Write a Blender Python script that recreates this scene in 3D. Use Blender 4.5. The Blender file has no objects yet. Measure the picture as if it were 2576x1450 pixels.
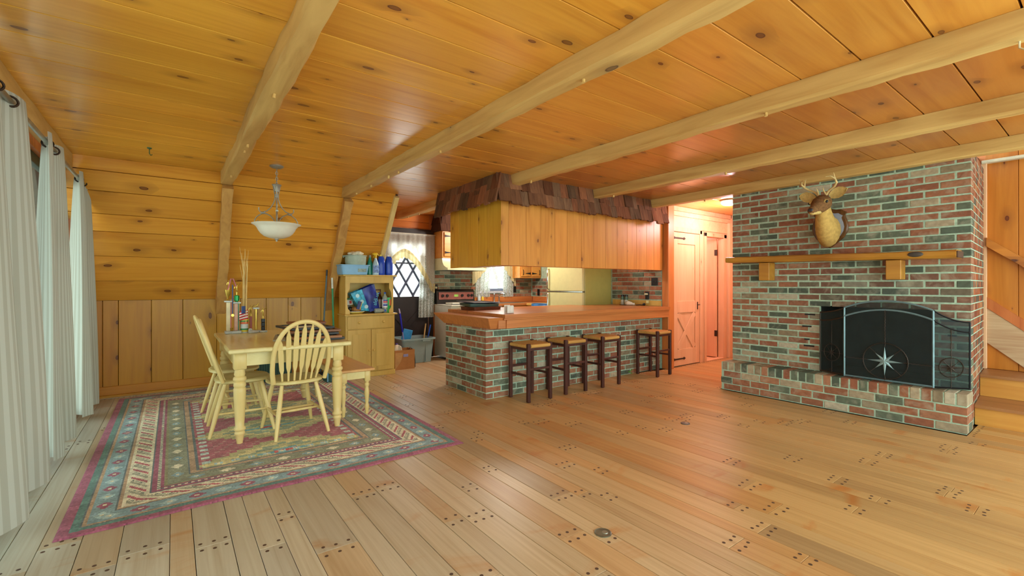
import bpy, bmesh, math, random
import numpy as np
from mathutils import Vector, Matrix, Euler
random.seed(7)
PI = math.pi
SC = bpy.context.scene
COL = SC.collection

# ------------------------------------------------------------------ camera
YAW = math.atan(853/1145.)
cd = bpy.data.cameras.new('camera'); cam = bpy.data.objects.new('camera', cd); COL.objects.link(cam)
cd.sensor_width = 36; cd.lens = 1145/2576*36; cd.shift_y = -8/2576; cd.clip_start = .02
cam.location = (0, 0, 1.25); cam.rotation_euler = (PI/2, 0, -YAW)
SC.camera = cam

# ------------------------------------------------------------------ world, lights, exposure
w = bpy.data.worlds.new('sky'); SC.world = w; w.use_nodes = True
bg = w.node_tree.nodes['Background']; bg.inputs[0].default_value = (.83, 1.0, .94, 1); bg.inputs[1].default_value = 2.0
vs = SC.view_settings
vs.view_transform = 'Standard'; vs.look = 'None'; vs.gamma = 1; vs.use_curve_mapping = False
vs.exposure = 1.05

# bright sky seen from the back door and the kitchen window
def area(name, loc, rot, sx, sy, power, col):
    l = bpy.data.lights.new(name, 'AREA'); l.shape = 'RECTANGLE'; l.size = sx; l.size_y = sy
    l.energy = power; l.color = col
    o = bpy.data.objects.new(name, l); COL.objects.link(o); o.location = loc; o.rotation_euler = rot
    return o
area('daylight_back_door', (3.2, 8.3, 1.5), (-PI/2, 0, 0), 1.6, 1.6, 22, (.86, .92, 1))

# ------------------------------------------------------------------ helpers
def S(r, g, b):
    f = lambda v: (v/255/12.92) if v/255 <= .04045 else ((v/255+.055)/1.055)**2.4
    return (f(r), f(g), f(b), 1)

def wmat(o):
    m = o.matrix_basis
    if o.parent: m = wmat(o.parent) @ o.matrix_parent_inverse @ m
    return m

_cb = {}
def chamf(sx, sy, sz, b):
    k = (round(sx, 4), round(sy, 4), round(sz, 4), b)
    if k in _cb: return _cb[k]
    h = (sx/2, sy/2, sz/2); V = []; I = {}
    for s in [(i, j, l) for i in (-1, 1) for j in (-1, 1) for l in (-1, 1)]:
        for a in range(3):
            p = [s[q]*(h[q] if q == a else h[q]-b) for q in range(3)]
            I[(s, a)] = len(V); V.append(tuple(p))
    Fc = []
    def st(a, sa, i, si, j, sj):
        t = [0, 0, 0]; t[a] = sa; t[i] = si; t[j] = sj; return tuple(t)
    for a in range(3):
        i, j = [q for q in range(3) if q != a]
        for sa in (-1, 1):
            Fc.append([I[(st(a, sa, i, u, j, v), a)] for u, v in ((-1, -1), (1, -1), (1, 1), (-1, 1))])
    for a, c in ((0, 1), (0, 2), (1, 2)):
        q = 3-a-c
        for sa in (-1, 1):
            for sc in (-1, 1):
                m, p = st(a, sa, c, sc, q, -1), st(a, sa, c, sc, q, 1)
                Fc.append([I[(m, a)], I[(p, a)], I[(p, c)], I[(m, c)]])
    for s in [(i, j, l) for i in (-1, 1) for j in (-1, 1) for l in (-1, 1)]:
        Fc.append([I[(s, 0)], I[(s, 1)], I[(s, 2)]])
    out = []
    for f in Fc:
        p = [Vector(V[i]) for i in f]
        n = (p[1]-p[0]).cross(p[2]-p[0]); c = sum(p, Vector())/len(p)
        out.append(f if n.dot(c) > 0 else f[::-1])
    _cb[k] = (V, out); return _cb[k]

class MB:
    def __init__(s): s.v = []; s.f = []; s.m = None
    def add(s, V, Fc):
        o = len(s.v)
        if s.m is not None: V = [tuple(s.m @ Vector(p)) for p in V]
        s.v += [tuple(p) for p in V]; s.f += [tuple(i+o for i in f) for f in Fc]; return s
    def box(s, x0, x1, y0, y1, z0, z1, b=0.0):
        if x0 > x1: x0, x1 = x1, x0
        if y0 > y1: y0, y1 = y1, y0
        if z0 > z1: z0, z1 = z1, z0
        if b:
            b = min(b, (x1-x0)*.45, (y1-y0)*.45, (z1-z0)*.45)
            V, Fc = chamf(x1-x0, y1-y0, z1-z0, b)
            c = ((x0+x1)/2, (y0+y1)/2, (z0+z1)/2)
            return s.add([(p[0]+c[0], p[1]+c[1], p[2]+c[2]) for p in V], Fc)
        V = [(x0, y0, z0), (x1, y0, z0), (x1, y1, z0), (x0, y1, z0), (x0, y0, z1), (x1, y0, z1), (x1, y1, z1), (x0, y1, z1)]
        return s.add(V, [(3, 2, 1, 0), (4, 5, 6, 7), (0, 1, 5, 4), (1, 2, 6, 5), (2, 3, 7, 6), (3, 0, 4, 7)])
    def obox(s, c, size, rot=(0, 0, 0), b=0.0):
        M = Matrix.Translation(Vector(c)) @ Euler(rot).to_matrix().to_4x4()
        V, Fc = chamf(*size, b) if b else MB().box(-size[0]/2, size[0]/2, -size[1]/2, size[1]/2, -size[2]/2, size[2]/2).pair()
        return s.add([tuple(M @ Vector(p)) for p in V], Fc)
    def pair(s): return s.v, s.f
    def loft(s, rings, cap=True, closed=True):
        n = len(rings[0]); V = [p for r in rings for p in r]; Fc = []
        for i in range(len(rings)-1):
            for j in range(n if closed else n-1):
                a, b_ = i*n+j, i*n+(j+1) % n
                Fc.append((a, b_, b_+n, a+n))
        if cap and closed:
            Fc.append(tuple(range(n))[::-1]); Fc.append(tuple(range((len(rings)-1)*n, len(rings)*n)))
        return s.add(V, Fc)
    def lathe(s, prof, c=(0, 0, 0), n=20, axis=2):
        R = []
        for r, z in prof:
            r = max(r, 1e-4); ring = []
            for k in range(n):
                a = 2*PI*k/n; q = [r*math.cos(a), r*math.sin(a), z]
                if axis == 0: q = [q[2], q[0], q[1]]
                elif axis == 1: q = [q[1], q[2], q[0]]
                ring.append((q[0]+c[0], q[1]+c[1], q[2]+c[2]))
            R.append(ring)
        return s.loft(R)
    def tube(s, pts, r, n=8, sq=(1, 1)):
        pts = [Vector(p) for p in pts]; m = len(pts)
        rs = r if isinstance(r, (list, tuple)) else [r]*m
        T = []
        for i in range(m):
            t = pts[min(i+1, m-1)]-pts[max(i-1, 0)]; T.append(t.normalized())
        up = Vector((0, 0, 1)) if abs(T[0].z) < .9 else Vector((1, 0, 0))
        u = T[0].cross(up).normalized(); R = []
        for i in range(m):
            if i:
                u = (u - T[i]*u.dot(T[i]))
                u = u.normalized() if u.length > 1e-6 else T[i].orthogonal().normalized()
            v = T[i].cross(u)
            R.append([tuple(pts[i]+(u*math.cos(2*PI*k/n)*sq[0]+v*math.sin(2*PI*k/n)*sq[1])*rs[i]) for k in range(n)])
        return s.loft(R)
    def prism(s, pts, axis, a, b):
        n = len(pts)
        def mk(p, d):
            if axis == 0: return (d, p[0], p[1])
            if axis == 1: return (p[0], d, p[1])
            return (p[0], p[1], d)
        V = [mk(p, a) for p in pts]+[mk(p, b) for p in pts]
        Fc = [tuple(range(n))[::-1], tuple(range(n, 2*n))]+[(i, (i+1) % n, (i+1) % n+n, i+n) for i in range(n)]
        return s.add(V, Fc)
    def ell(s, c, r, nu=14, nv=9):
        if not isinstance(r, (list, tuple)): r = (r, r, r)
        R = []
        for i in range(nv+1):
            t = PI*i/nv-PI/2; q = max(math.cos(t), 1e-3)
            R.append([(c[0]+r[0]*q*math.cos(2*PI*k/nu), c[1]+r[1]*q*math.sin(2*PI*k/nu), c[2]+r[2]*math.sin(t)) for k in range(nu)])
        return s.loft(R)
    def grid(s, fn, nu, nv):
        V = [fn(i/nu, j/nv) for j in range(nv+1) for i in range(nu+1)]
        return s.add(V, [(j*(nu+1)+i, j*(nu+1)+i+1, (j+1)*(nu+1)+i+1, (j+1)*(nu+1)+i) for j in range(nv) for i in range(nu)])
    def mesh(s, name, smooth=None):
        me = bpy.data.meshes.new(name); me.from_pydata(s.v, [], s.f); me.update()
        bm = bmesh.new(); bm.from_mesh(me); bmesh.ops.recalc_face_normals(bm, faces=bm.faces); bm.to_mesh(me); bm.free()
        if smooth:
            me.polygons.foreach_set('use_smooth', [True]*len(me.polygons))
            me.set_sharp_from_angle(angle=math.radians(smooth))
        return me
    def obj(s, name, mat, parent=None, smooth=None):
        me = s.mesh(name, smooth)
        if mat: me.materials.append(mat)
        return link(bpy.data.objects.new(name, me), parent)

def link(o, parent=None):
    COL.objects.link(o)
    if parent is not None:
        o.parent = parent; o.matrix_parent_inverse = wmat(parent).inverted()
    return o
def tag(o, label, cat, group=None):
    o['label'] = label; o['category'] = cat
    if group: o['group'] = group
    return o
def thing(name, label, cat, loc=(0, 0, 0), group=None, rz=0):
    o = bpy.data.objects.new(name, None); COL.objects.link(o); o.empty_display_size = .05
    o.location = loc; o.rotation_euler = (0, 0, rz)
    return tag(o, label, cat, group)
def struct(o): o['kind'] = 'structure'; return o
def stuff(o): o['kind'] = 'stuff'; return o
def copy_tree(o, parent=None):
    c = o.copy(); COL.objects.link(c)
    if parent is not None: c.parent = parent
    for ch in list(o.children): copy_tree(ch, c)
    return c
_mc = {}
def board(name, L, W, T, loc, rot, mat, parent=None, color=(1, 1, 1, 1), b=.003):
    """a chamfered board, local X = length, Y = width, Z = thickness; mesh data shared between equal boards"""
    k = (name, round(L, 3), round(W, 3), round(T, 3), mat.name)
    if k not in _mc:
        V, Fc = chamf(k[1], k[2], k[3], b); me = bpy.data.meshes.new(name); me.from_pydata(V, [], Fc); me.update()
        me.materials.append(mat); _mc[k] = me
    o = bpy.data.objects.new(name, _mc[k])
    if isinstance(rot, Matrix): rot = rot.to_euler()
    o.location = loc; o.rotation_euler = rot; o.color = color
    return link(o, parent)
def tint(base, v=.08, h=.03):
    k = 1+random.uniform(-v, v)
    return (base[0]*k*(1+random.uniform(-h, h)), base[1]*k, base[2]*k*(1+random.uniform(-h, h)), 1)

# ------------------------------------------------------------------ materials
def nodes(name):
    m = bpy.data.materials.new(name); m.use_nodes = True; nt = m.node_tree
    return m, nt, nt.nodes['Principled BSDF']
def N(nt, t, **kw):
    n = nt.nodes.new(t)
    for k, v in kw.items(): setattr(n, k, v)
    return n
def L(nt, a, b): nt.links.new(a, b)
def mix(nt, fac, a, b, mode='MIX'):
    n = N(nt, 'ShaderNodeMix', data_type='RGBA', blend_type=mode)
    for i, v in ((0, fac), (6, a), (7, b)):
        if hasattr(v, 'is_output'): L(nt, v, n.inputs[i])
        else: n.inputs[i].default_value = v
    return n.outputs[2]
def math_(nt, op, a, b=0.0):
    n = N(nt, 'ShaderNodeMath', operation=op)
    for i, v in ((0, a), (1, b)):
        if hasattr(v, 'is_output'): L(nt, v, n.inputs[i])
        else: n.inputs[i].default_value = v
    return n.outputs[0]
def ramp(nt, fac, stops, interp='LINEAR'):
    n = N(nt, 'ShaderNodeValToRGB'); cr = n.color_ramp; cr.interpolation = interp
    while len(cr.elements) < len(stops): cr.elements.new(.5)
    for e, (p, c) in zip(cr.elements, stops): e.position = p; e.color = c
    L(nt, fac, n.inputs[0]); return n.outputs[0]
def coords(nt, scale, rnd=True):
    tc = N(nt, 'ShaderNodeTexCoord'); out = tc.outputs['Object']
    if rnd:
        oi = N(nt, 'ShaderNodeObjectInfo'); a = N(nt, 'ShaderNodeVectorMath', operation='MULTIPLY_ADD')
        cx = N(nt, 'ShaderNodeCombineXYZ'); r = math_(nt, 'MULTIPLY', oi.outputs['Random'], 61.7)
        for i in range(3): L(nt, r, cx.inputs[i])
        L(nt, out, a.inputs[0]); a.inputs[1].default_value = (1, 1, 1); L(nt, cx.outputs[0], a.inputs[2]); out = a.outputs[0]
    mp = N(nt, 'ShaderNodeMapping'); mp.inputs['Scale'].default_value = scale; L(nt, out, mp.inputs[0])
    return mp.outputs[0]
def noise_(nt, vec, scale=1, detail=4, dist=0, rough=.55):
    n = N(nt, 'ShaderNodeTexNoise'); n.inputs['Scale'].default_value = scale; n.inputs['Detail'].default_value = detail
    n.inputs['Distortion'].default_value = dist; n.inputs['Roughness'].default_value = rough
    L(nt, vec, n.inputs['Vector']); return n.outputs[0]
def wood(name, light, dark, ax=0, rough=.42, knots=0.0, kcol=S(70, 32, 22), grain=1.0, fine=16, bump=.12, spec=.4, coat=0, stain=None):
    m, nt, p = nodes(name)
    sc = [fine, fine, fine]; sc[ax] = .9
    v = coords(nt, sc); n1 = noise_(nt, v, 1.0*grain, 5, 1.1)
    sc2 = [3.2, 3.2, 3.2]; sc2[ax] = .45
    n2 = noise_(nt, coords(nt, sc2), 1.3, 3, .6)
    f = math_(nt, 'ADD', math_(nt, 'MULTIPLY', n1, .6), math_(nt, 'MULTIPLY', n2, .4))
    col = ramp(nt, f, [(.30, dark), (.5, tuple(a*.6+b*.4 for a, b in zip(light, dark))), (.68, light)])
    if knots:
        ks = [5.2, 5.2, 5.2]; ks[ax] = 2.6
        vo = N(nt, 'ShaderNodeTexVoronoi'); vo.voronoi_dimensions = '2D' if ax == 0 else '3D'
        vk = coords(nt, ks)
        vd = N(nt, 'ShaderNodeVectorMath', operation='ADD'); L(nt, vk, vd.inputs[0])
        nn = N(nt, 'ShaderNodeTexNoise'); nn.inputs['Scale'].default_value = 2.2; L(nt, vk, nn.inputs['Vector'])
        sv = N(nt, 'ShaderNodeVectorMath', operation='SCALE'); sv.inputs['Scale'].default_value = .12; L(nt, nn.outputs['Color'], sv.inputs[0])
        L(nt, sv.outputs[0], vd.inputs[1]); L(nt, vd.outputs[0], vo.inputs['Vector']); vo.inputs['Scale'].default_value = 1.0
        sepc = N(nt, 'ShaderNodeSeparateColor'); L(nt, vo.outputs['Color'], sepc.inputs[0])
        rad = math_(nt, 'MULTIPLY', sepc.outputs[0], knots)
        pres = math_(nt, 'GREATER_THAN', sepc.outputs[1], .62)
        q = math_(nt, 'DIVIDE', vo.outputs['Distance'], math_(nt, 'ADD', rad, .012))
        kf = ramp(nt, q, [(.45, (.8, .8, .8, 1)), (.62, (1, 1, 1, 1)), (.7, (.45, .45, .45, 1)), (1.0, (0, 0, 0, 1))])
        halo = ramp(nt, math_(nt, 'MULTIPLY', q, .3), [(.2, (.34, .34, .34, 1)), (1.0, (0, 0, 0, 1))])
        kf = math_(nt, 'MULTIPLY', math_(nt, 'MAXIMUM', kf, halo), pres)
        col = mix(nt, kf, col, kcol)
    if stain:
        sn = noise_(nt, coords(nt, (2.2, .9, 2.2)), 1.4, 5, .8)
        col = mix(nt, ramp(nt, sn, [(.60, (0, 0, 0, 1)), (.74, (.8, .8, .8, 1))]), col, stain)
    oi = N(nt, 'ShaderNodeObjectInfo'); col = mix(nt, 1.0, col, oi.outputs['Color'], 'MULTIPLY')
    L(nt, col, p.inputs['Base Color'])
    p.inputs['Roughness'].default_value = rough; p.inputs['Specular IOR Level'].default_value = spec
    if coat: p.inputs['Coat Weight'].default_value = coat; p.inputs['Coat Roughness'].default_value = .18
    if bump:
        b = N(nt, 'ShaderNodeBump'); b.inputs['Strength'].default_value = bump; b.inputs['Distance'].default_value = .002
        L(nt, n1, b.inputs['Height']); L(nt, b.outputs[0], p.inputs['Normal'])
    return m
def plain(name, c, rough=.5, metal=0, spec=.5, var=.12, scale=12, trans=0, alpha=1, bump=0, tinted=False, emit=None, rnd=False):
    m, nt, p = nodes(name)
    n = noise_(nt, coords(nt, (1, 1, 1), rnd), scale, 4)
    d = tuple(x*(1-var) for x in c[:3])+(1,); l = tuple(min(1, x*(1+var)) for x in c[:3])+(1,)
    col = ramp(nt, n, [(.35, d), (.65, l)])
    if tinted:
        oi = N(nt, 'ShaderNodeObjectInfo'); col = mix(nt, 1.0, col, oi.outputs['Color'], 'MULTIPLY')
    L(nt, col, p.inputs['Base Color'])
    p.inputs['Roughness'].default_value = rough; p.inputs['Metallic'].default_value = metal; p.inputs['Specular IOR Level'].default_value = spec
    p.inputs['Transmission Weight'].default_value = trans; p.inputs['Alpha'].default_value = alpha
    if bump:
        b = N(nt, 'ShaderNodeBump'); b.inputs['Strength'].default_value = bump; b.inputs['Distance'].default_value = .004
        L(nt, n, b.inputs['Height']); L(nt, b.outputs[0], p.inputs['Normal'])
    if emit:
        p.inputs['Emission Color'].default_value = emit[0]; p.inputs['Emission Strength'].default_value = emit[1]
    return m
def brickmat(name, island=False):
    m, nt, p = nodes(name)
    if island:
        g = N(nt, 'ShaderNodeNewGeometry')
        base = ramp(nt, g.outputs['Random Per Island'], [(0, S(150, 82, 52)), (.3, S(165, 92, 58)), (.5, S(128, 68, 48)), (.7, S(96, 84, 70)), (.85, S(176, 120, 80)), (1, S(178, 150, 120))], 'CONSTANT')
    else:
        oi = N(nt, 'ShaderNodeObjectInfo'); base = oi.outputs['Color']
    n1 = noise_(nt, coords(nt, (1, 1, 1)), 26, 5); n2 = noise_(nt, coords(nt, (1, 1, 1)), 9, 4, .4)
    col = mix(nt, ramp(nt, n1, [(.3, (.35, .35, .35, 1)), (.7, (0, 0, 0, 1))]), base, S(62, 50, 44))
    col = mix(nt, ramp(nt, n2, [(.50, (0, 0, 0, 1)), (.74, (.55, .55, .55, 1))]), col, S(184, 178, 156))
    L(nt, col, p.inputs['Base Color']); p.inputs['Roughness'].default_value = .8; p.inputs['Specular IOR Level'].default_value = .25
    b = N(nt, 'ShaderNodeBump'); b.inputs['Strength'].default_value = .5; b.inputs['Distance'].default_value = .004
    L(nt, n1, b.inputs['Height']); L(nt, b.outputs[0], p.inputs['Normal'])
    return m
def cloth(name, c1, c2, stripes=0, axis=1, trans=.35, rough=.9):
    m, nt, p = nodes(name)
    uv = N(nt, 'ShaderNodeUVMap'); tc = N(nt, 'ShaderNodeTexCoord')
    n = noise_(nt, tc.outputs['Object'], 60, 3)
    if stripes:
        at = N(nt, 'ShaderNodeAttribute', attribute_name='u')
        f = math_(nt, 'FRACT', math_(nt, 'MULTIPLY', at.outputs['Fac'], stripes))
        f = math_(nt, 'GREATER_THAN', f, .5); f = math_(nt, 'MULTIPLY', f, .7)
        col = mix(nt, f, c1, c2)
    else: col = mix(nt, ramp(nt, n, [(.4, (0, 0, 0, 1)), (.6, (1, 1, 1, 1))]), c1, c2)
    L(nt, col, p.inputs['Base Color']); p.inputs['Roughness'].default_value = rough; p.inputs['Specular IOR Level'].default_value = .1
    t = N(nt, 'ShaderNodeBsdfTranslucent'); L(nt, col, t.inputs[0])
    ms = N(nt, 'ShaderNodeMixShader'); ms.inputs[0].default_value = trans
    L(nt, p.outputs[0], ms.inputs[1]); L(nt, t.outputs[0], ms.inputs[2])
    L(nt, ms.outputs[0], nt.nodes['Material Output'].inputs[0])
    return m
def glass(name, c=(1, 1, 1, 1), alpha=.12, rough=.02):
    m, nt, p = nodes(name)
    tr = N(nt, 'ShaderNodeBsdfTransparent'); tr.inputs[0].default_value = c
    ms = N(nt, 'ShaderNodeMixShader'); ms.inputs[0].default_value = alpha
    p.inputs['Roughness'].default_value = rough; p.inputs['Base Color'].default_value = c
    L(nt, tr.outputs[0], ms.inputs[1]); L(nt, p.outputs[0], ms.inputs[2]); L(nt, ms.outputs[0], nt.nodes['Material Output'].inputs[0])
    return m

PINE = wood('pine_board', S(232, 172, 72), S(204, 134, 44), knots=.13, rough=.30, kcol=S(92, 40, 26), spec=.45, coat=.3)
PINE_V = wood('pine_wall_board', S(206, 152, 56), S(178, 118, 36), knots=.13, rough=.36, kcol=S(86, 36, 30))
PINE_CAB = wood('pine_cabinet_board', S(226, 160, 76), S(196, 124, 50), knots=.09, rough=.4, kcol=S(110, 52, 30))
BEAM = wood('hewn_beam_wood', S(226, 192, 120), S(178, 132, 68), ax=1, rough=.6, knots=.16, kcol=S(96, 70, 50), fine=11, bump=.5)
BEAM_Z = wood('hewn_rafter_wood', S(214, 166, 94), S(170, 120, 62), ax=2, rough=.6, knots=.06, kcol=S(84, 58, 44), fine=11, bump=.5)
FLOOR = wood('oak_floor_plank', S(210, 194, 162), S(178, 154, 118), rough=.38, fine=30, knots=0, bump=.12, spec=.4, stain=S(188, 132, 72))
DARKGAP = plain('dark_joint', S(48, 30, 18), .9)
BLOND = wood('blond_maple', S(234, 212, 148), S(220, 192, 120), ax=2, rough=.34, fine=10, bump=.04)
BLOND_X = wood('blond_maple_flat', S(232, 218, 158), S(214, 196, 130), ax=1, rough=.26, fine=9, bump=.04)
HUTCHW = wood('light_pine_hutch', S(222, 186, 100), S(198, 158, 74), ax=2, rough=.42, knots=.05, kcol=S(130, 84, 40), fine=9)
COUNTER = wood('red_oak_counter', S(204, 130, 72), S(168, 98, 50), ax=0, rough=.3, knots=.07, kcol=S(96, 40, 34), fine=18)
SHAKE = wood('cedar_shake', S(136, 98, 70), S(82, 54, 42), ax=2, rough=.85, fine=34, bump=.8, spec=.15)
STOOLW = wood('dark_stained_wood', S(84, 42, 32), S(44, 20, 16), ax=2, rough=.45, fine=20)
REDPINE = wood('reddish_pine', S(214, 130, 72), S(178, 92, 46), ax=2, rough=.42, knots=.08, kcol=S(110, 50, 40), fine=12)
HALLP = wood('hall_pine', S(236, 192, 152), S(222, 168, 124), ax=2, rough=.42, knots=.05, kcol=S(120, 56, 40), fine=12)
WORN = wood('worn_painted_board', S(214, 188, 150), S(168, 120, 84), ax=1, rough=.6, knots=.06)
LIVE = wood('live_edge_slab', S(206, 150, 56), S(150, 92, 34), ax=1, rough=.5, knots=.24, kcol=S(80, 50, 36), fine=9, bump=.4)
TREAD = wood('stair_tread_wood', S(176, 122, 74), S(138, 90, 54), ax=1, rough=.4)
BRICK = brickmat('fired_brick'); BRICKS = brickmat('fired_brick_mixed', True)
MORTAR = plain('grey_green_mortar', S(168, 194, 172), .95, var=.15, scale=30, bump=.4)
SOOT = plain('sooty_firebox', S(38, 36, 34), .95, var=.5, scale=9)
IRON = plain('black_iron', S(24, 24, 28), .5, .6)
STEELB = plain('grey_blue_iron', S(112, 142, 150), .45, .3)
RUSTIRON = plain('brown_iron', S(70, 58, 50), .5, .6)
WHITE = plain('white_enamel', S(226, 228, 214), .3, var=.03)
CREAM = plain('cream_enamel', S(216, 216, 176), .3, var=.03)
ALMOND = plain('almond_enamel', S(206, 206, 150), .32, var=.03)
OLIVE = plain('olive_side_enamel', S(176, 172, 96), .4, var=.04)
BLACK = plain('black_plastic', S(16, 16, 18), .35)
CHROME = plain('chrome', S(210, 214, 216), .16, 1)
GLASS = glass('window_glass', alpha=.06)

# ================================================================== SETTING
ZC = 2.45; YK = 6.70; ZK = 1.08; YS = 5.75; YB = 7.20; XW = 5.85
BEAMX = [.41, 1.68, 2.95, 4.24]
# ---- floor
fl = MB().box(-1.0, 8.2, -1.2, 7.35, -.12, -.0215).obj('floor', plain('floor_joint', S(120, 88, 56), .9)); struct(fl)
rng = random.Random(3); pegs = MB(); disc = [(math.cos(2*PI*k/9)*.0085, math.sin(2*PI*k/9)*.0085) for k in range(9)]
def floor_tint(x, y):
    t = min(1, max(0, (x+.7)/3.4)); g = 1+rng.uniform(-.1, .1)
    if y > 4.3 and x < 3.7: t *= .62  # sheen of the back-door light put into the tint of the farther planks
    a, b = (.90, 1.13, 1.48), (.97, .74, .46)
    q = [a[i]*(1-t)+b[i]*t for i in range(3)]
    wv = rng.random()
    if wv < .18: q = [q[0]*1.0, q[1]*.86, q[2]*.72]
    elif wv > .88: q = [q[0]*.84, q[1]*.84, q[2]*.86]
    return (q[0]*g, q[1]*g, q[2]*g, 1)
x = -.93; row = 0
while x < 8.0:
    wd = rng.choice([.094, .094, .115, .15, .155, .19])
    xm = x+wd/2
    if xm < 2.72: spans = [(-.4, 6.66)]
    elif xm < 3.7: spans = [(-.4, 7.15)]
    elif xm < 5.3: spans = [(-.4, 4.3)]
    else: spans = ([(-.4, .772)] if xm < 5.80 else [])+([(2.9, 4.05)] if xm > 5.55 else [(2.9, 4.1)])
    if 2.40 < xm <= 2.72: spans = [(-.4, 7.15)]
    for y0, y1 in spans:
        y = y0-rng.uniform(0, .9) if y0 < 0 else y0
        while y < y1-.05:
            ln = rng.uniform(.9, 2.3)
            if y+ln > y1-.35: ln = y1-y
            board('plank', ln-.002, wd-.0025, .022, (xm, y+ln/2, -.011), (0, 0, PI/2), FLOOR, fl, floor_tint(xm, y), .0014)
            k = 2 if wd < .13 else 3
            for ye in (y+.036, y+ln-.036):
                for q in range(k):
                    cx = xm+(q-(k-1)/2)*wd*(.5 if k == 2 else .32)+rng.uniform(-.004, .004)
                    cy = ye+rng.uniform(-.006, .006)
                    pegs.prism([(cx+a, cy+b) for a, b in disc], 2, -.003, .0009)
            y += ln
    x += wd
PEG = plain('dark_wood_peg', S(84, 62, 48), .6)
stuff(pegs.obj('floor_peg', PEG, fl))

# ---- ceiling
ce = MB().box(-1.0, 5.56, -1.2, 5.95, ZC+.021, ZC+.12).box(2.38, 6.1, 5.95, 7.35, ZC+.021, ZC+.12).box(5.56, 8.2, .9, 4.6, ZC+.021, ZC+.12).obj('ceiling', DARKGAP); struct(ce)
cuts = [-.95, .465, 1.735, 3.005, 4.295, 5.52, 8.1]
BAYT = [(1.08, 1.14, 1.0), (1.07, 1.06, 1.0), (.95, .86, .90), (.74, .56, .64), (.66, .53, .64), (1.0, .9, 1.1)]  # right bays: redder wood, plus weaker light on the ceiling put into the tint
rng = random.Random(11)
for i in range(6):
    y = -.602
    while y < 7.19:
        y1 = y+.288; ym = (y+y1)/2
        ok = ym < 5.76 if i < 2 else (ym < 7.2 if i < 5 else (.86 < y < 4.1))
        if i == 5 and not ok: y = y1; continue
        if ok:
            x0, x1 = cuts[i], cuts[i+1]; yy0, yy1 = y, min(y1, 5.83 if i < 2 else YB)
            if yy1-yy0 > .03:
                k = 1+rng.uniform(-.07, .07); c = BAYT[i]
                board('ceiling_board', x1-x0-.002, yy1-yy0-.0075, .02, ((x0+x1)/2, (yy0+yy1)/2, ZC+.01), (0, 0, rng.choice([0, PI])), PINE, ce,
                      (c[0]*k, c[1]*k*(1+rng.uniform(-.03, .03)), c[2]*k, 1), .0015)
        y = y1

# ---- hewn beams
rng = random.Random(5)
def beam(y0, y1, x0, wdt, zb, label, seed, pegsY=(), jit=.006, group='hewn ceiling beams'):
    r = random.Random(seed); t = thing('ceiling_beam', label, 'beam', (x0+wdt/2, y0, zb), group)
    n = int((y1-y0)/.14); R = []
    sw = [r.uniform(0, 6) for _ in range(4)]
    for k in range(n+1):
        y = y0+(y1-y0)*k/n
        wob = lambda i: .6*jit*math.sin(y*3.1+sw[i])+r.uniform(-jit, jit)*.7
        cb = .012
        R.append([(x0+wob(0), y, ZC-.001), (x0+wob(0)*.5, y, zb+cb), (x0+cb+wob(1)*.5, y, zb+wob(2)),
                  (x0+wdt-cb+wob(1), y, zb+wob(3)), (x0+wdt+wob(1), y, zb+cb+abs(wob(2))), (x0+wdt+wob(3), y, ZC-.001)])
    MB().loft(R).obj('timber', BEAM, t, 25)
    for py in pegsY:
        MB().tube([(x0+wdt*.5, py, zb+.02), (x0+wdt*.45, py-.004, zb-.022)], [.009, .010], 8).obj('wooden_peg', BEAM, t, 50)
    return t
beam(-1.0, 5.80, .41, .115, 2.337, 'rough hewn ceiling beam above the rug, nearest the curtains', 1, (2.9, 4.05, 4.25, 5.3), .009)
beam(-1.0, 5.80, 1.68, .115, 2.337, 'rough hewn ceiling beam between the pendant lamp and the shingled hood', 2, (1.7, 3.3, 4.15, 4.4, 4.9, 5.4), .009)
beam(-1.0, 7.15, 2.95, .115, 2.337, 'rough hewn ceiling beam running into the corner of the shingled hood', 3, (1.35, 3.7, 6.4, 6.8), .008)
beam(-1.0, 4.02, 4.24, .115, 2.337, 'rough hewn ceiling beam ending in the middle of the shingled hood', 4, (2.3, 3.7), .007)
beam(-1.0, 4.02, 5.405, .108, 2.340, 'ceiling beam lying along the top of the brick chimney', 5, (3.2,), .0035)

# ---- back wall: knee wall of upright boards, sloped roof wall of wide boards
kw = MB().box(-1.0, 2.42, YK+.021, YK+.1, 0, ZK+.05).obj('wall_back', DARKGAP); struct(kw)
rng = random.Random(21)
ex = [-.85, -.62, -.488, -.199, .095, .434, .69, .98, 1.242, 1.40, 1.66, 1.93, 2.2, 2.40]
for a, b in zip(ex[:-1], ex[1:]):
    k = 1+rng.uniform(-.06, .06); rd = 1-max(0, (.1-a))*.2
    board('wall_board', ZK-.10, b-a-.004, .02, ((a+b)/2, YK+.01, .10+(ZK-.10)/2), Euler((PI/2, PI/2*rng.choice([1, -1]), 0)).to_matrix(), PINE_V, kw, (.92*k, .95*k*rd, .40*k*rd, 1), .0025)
sd = Vector((0, YS-YK, ZC-ZK)).normalized(); sn = Vector((0, -sd.z, sd.y))   # up the slope; normal into the room
SL = math.hypot(YS-YK, ZC-ZK)
sw_ = MB().prism([(YK+.03, ZK-.05), (YS+.0, ZC+.02), (YS+.1, ZC+.06), (YK+.13, ZK+.0)], 0, -1.0, 2.40).obj('wall_slope', DARKGAP); struct(sw_)
zs = [ZK, 1.297, 1.556, 1.80, 1.965, 2.17, 2.345, 2.46]
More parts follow.
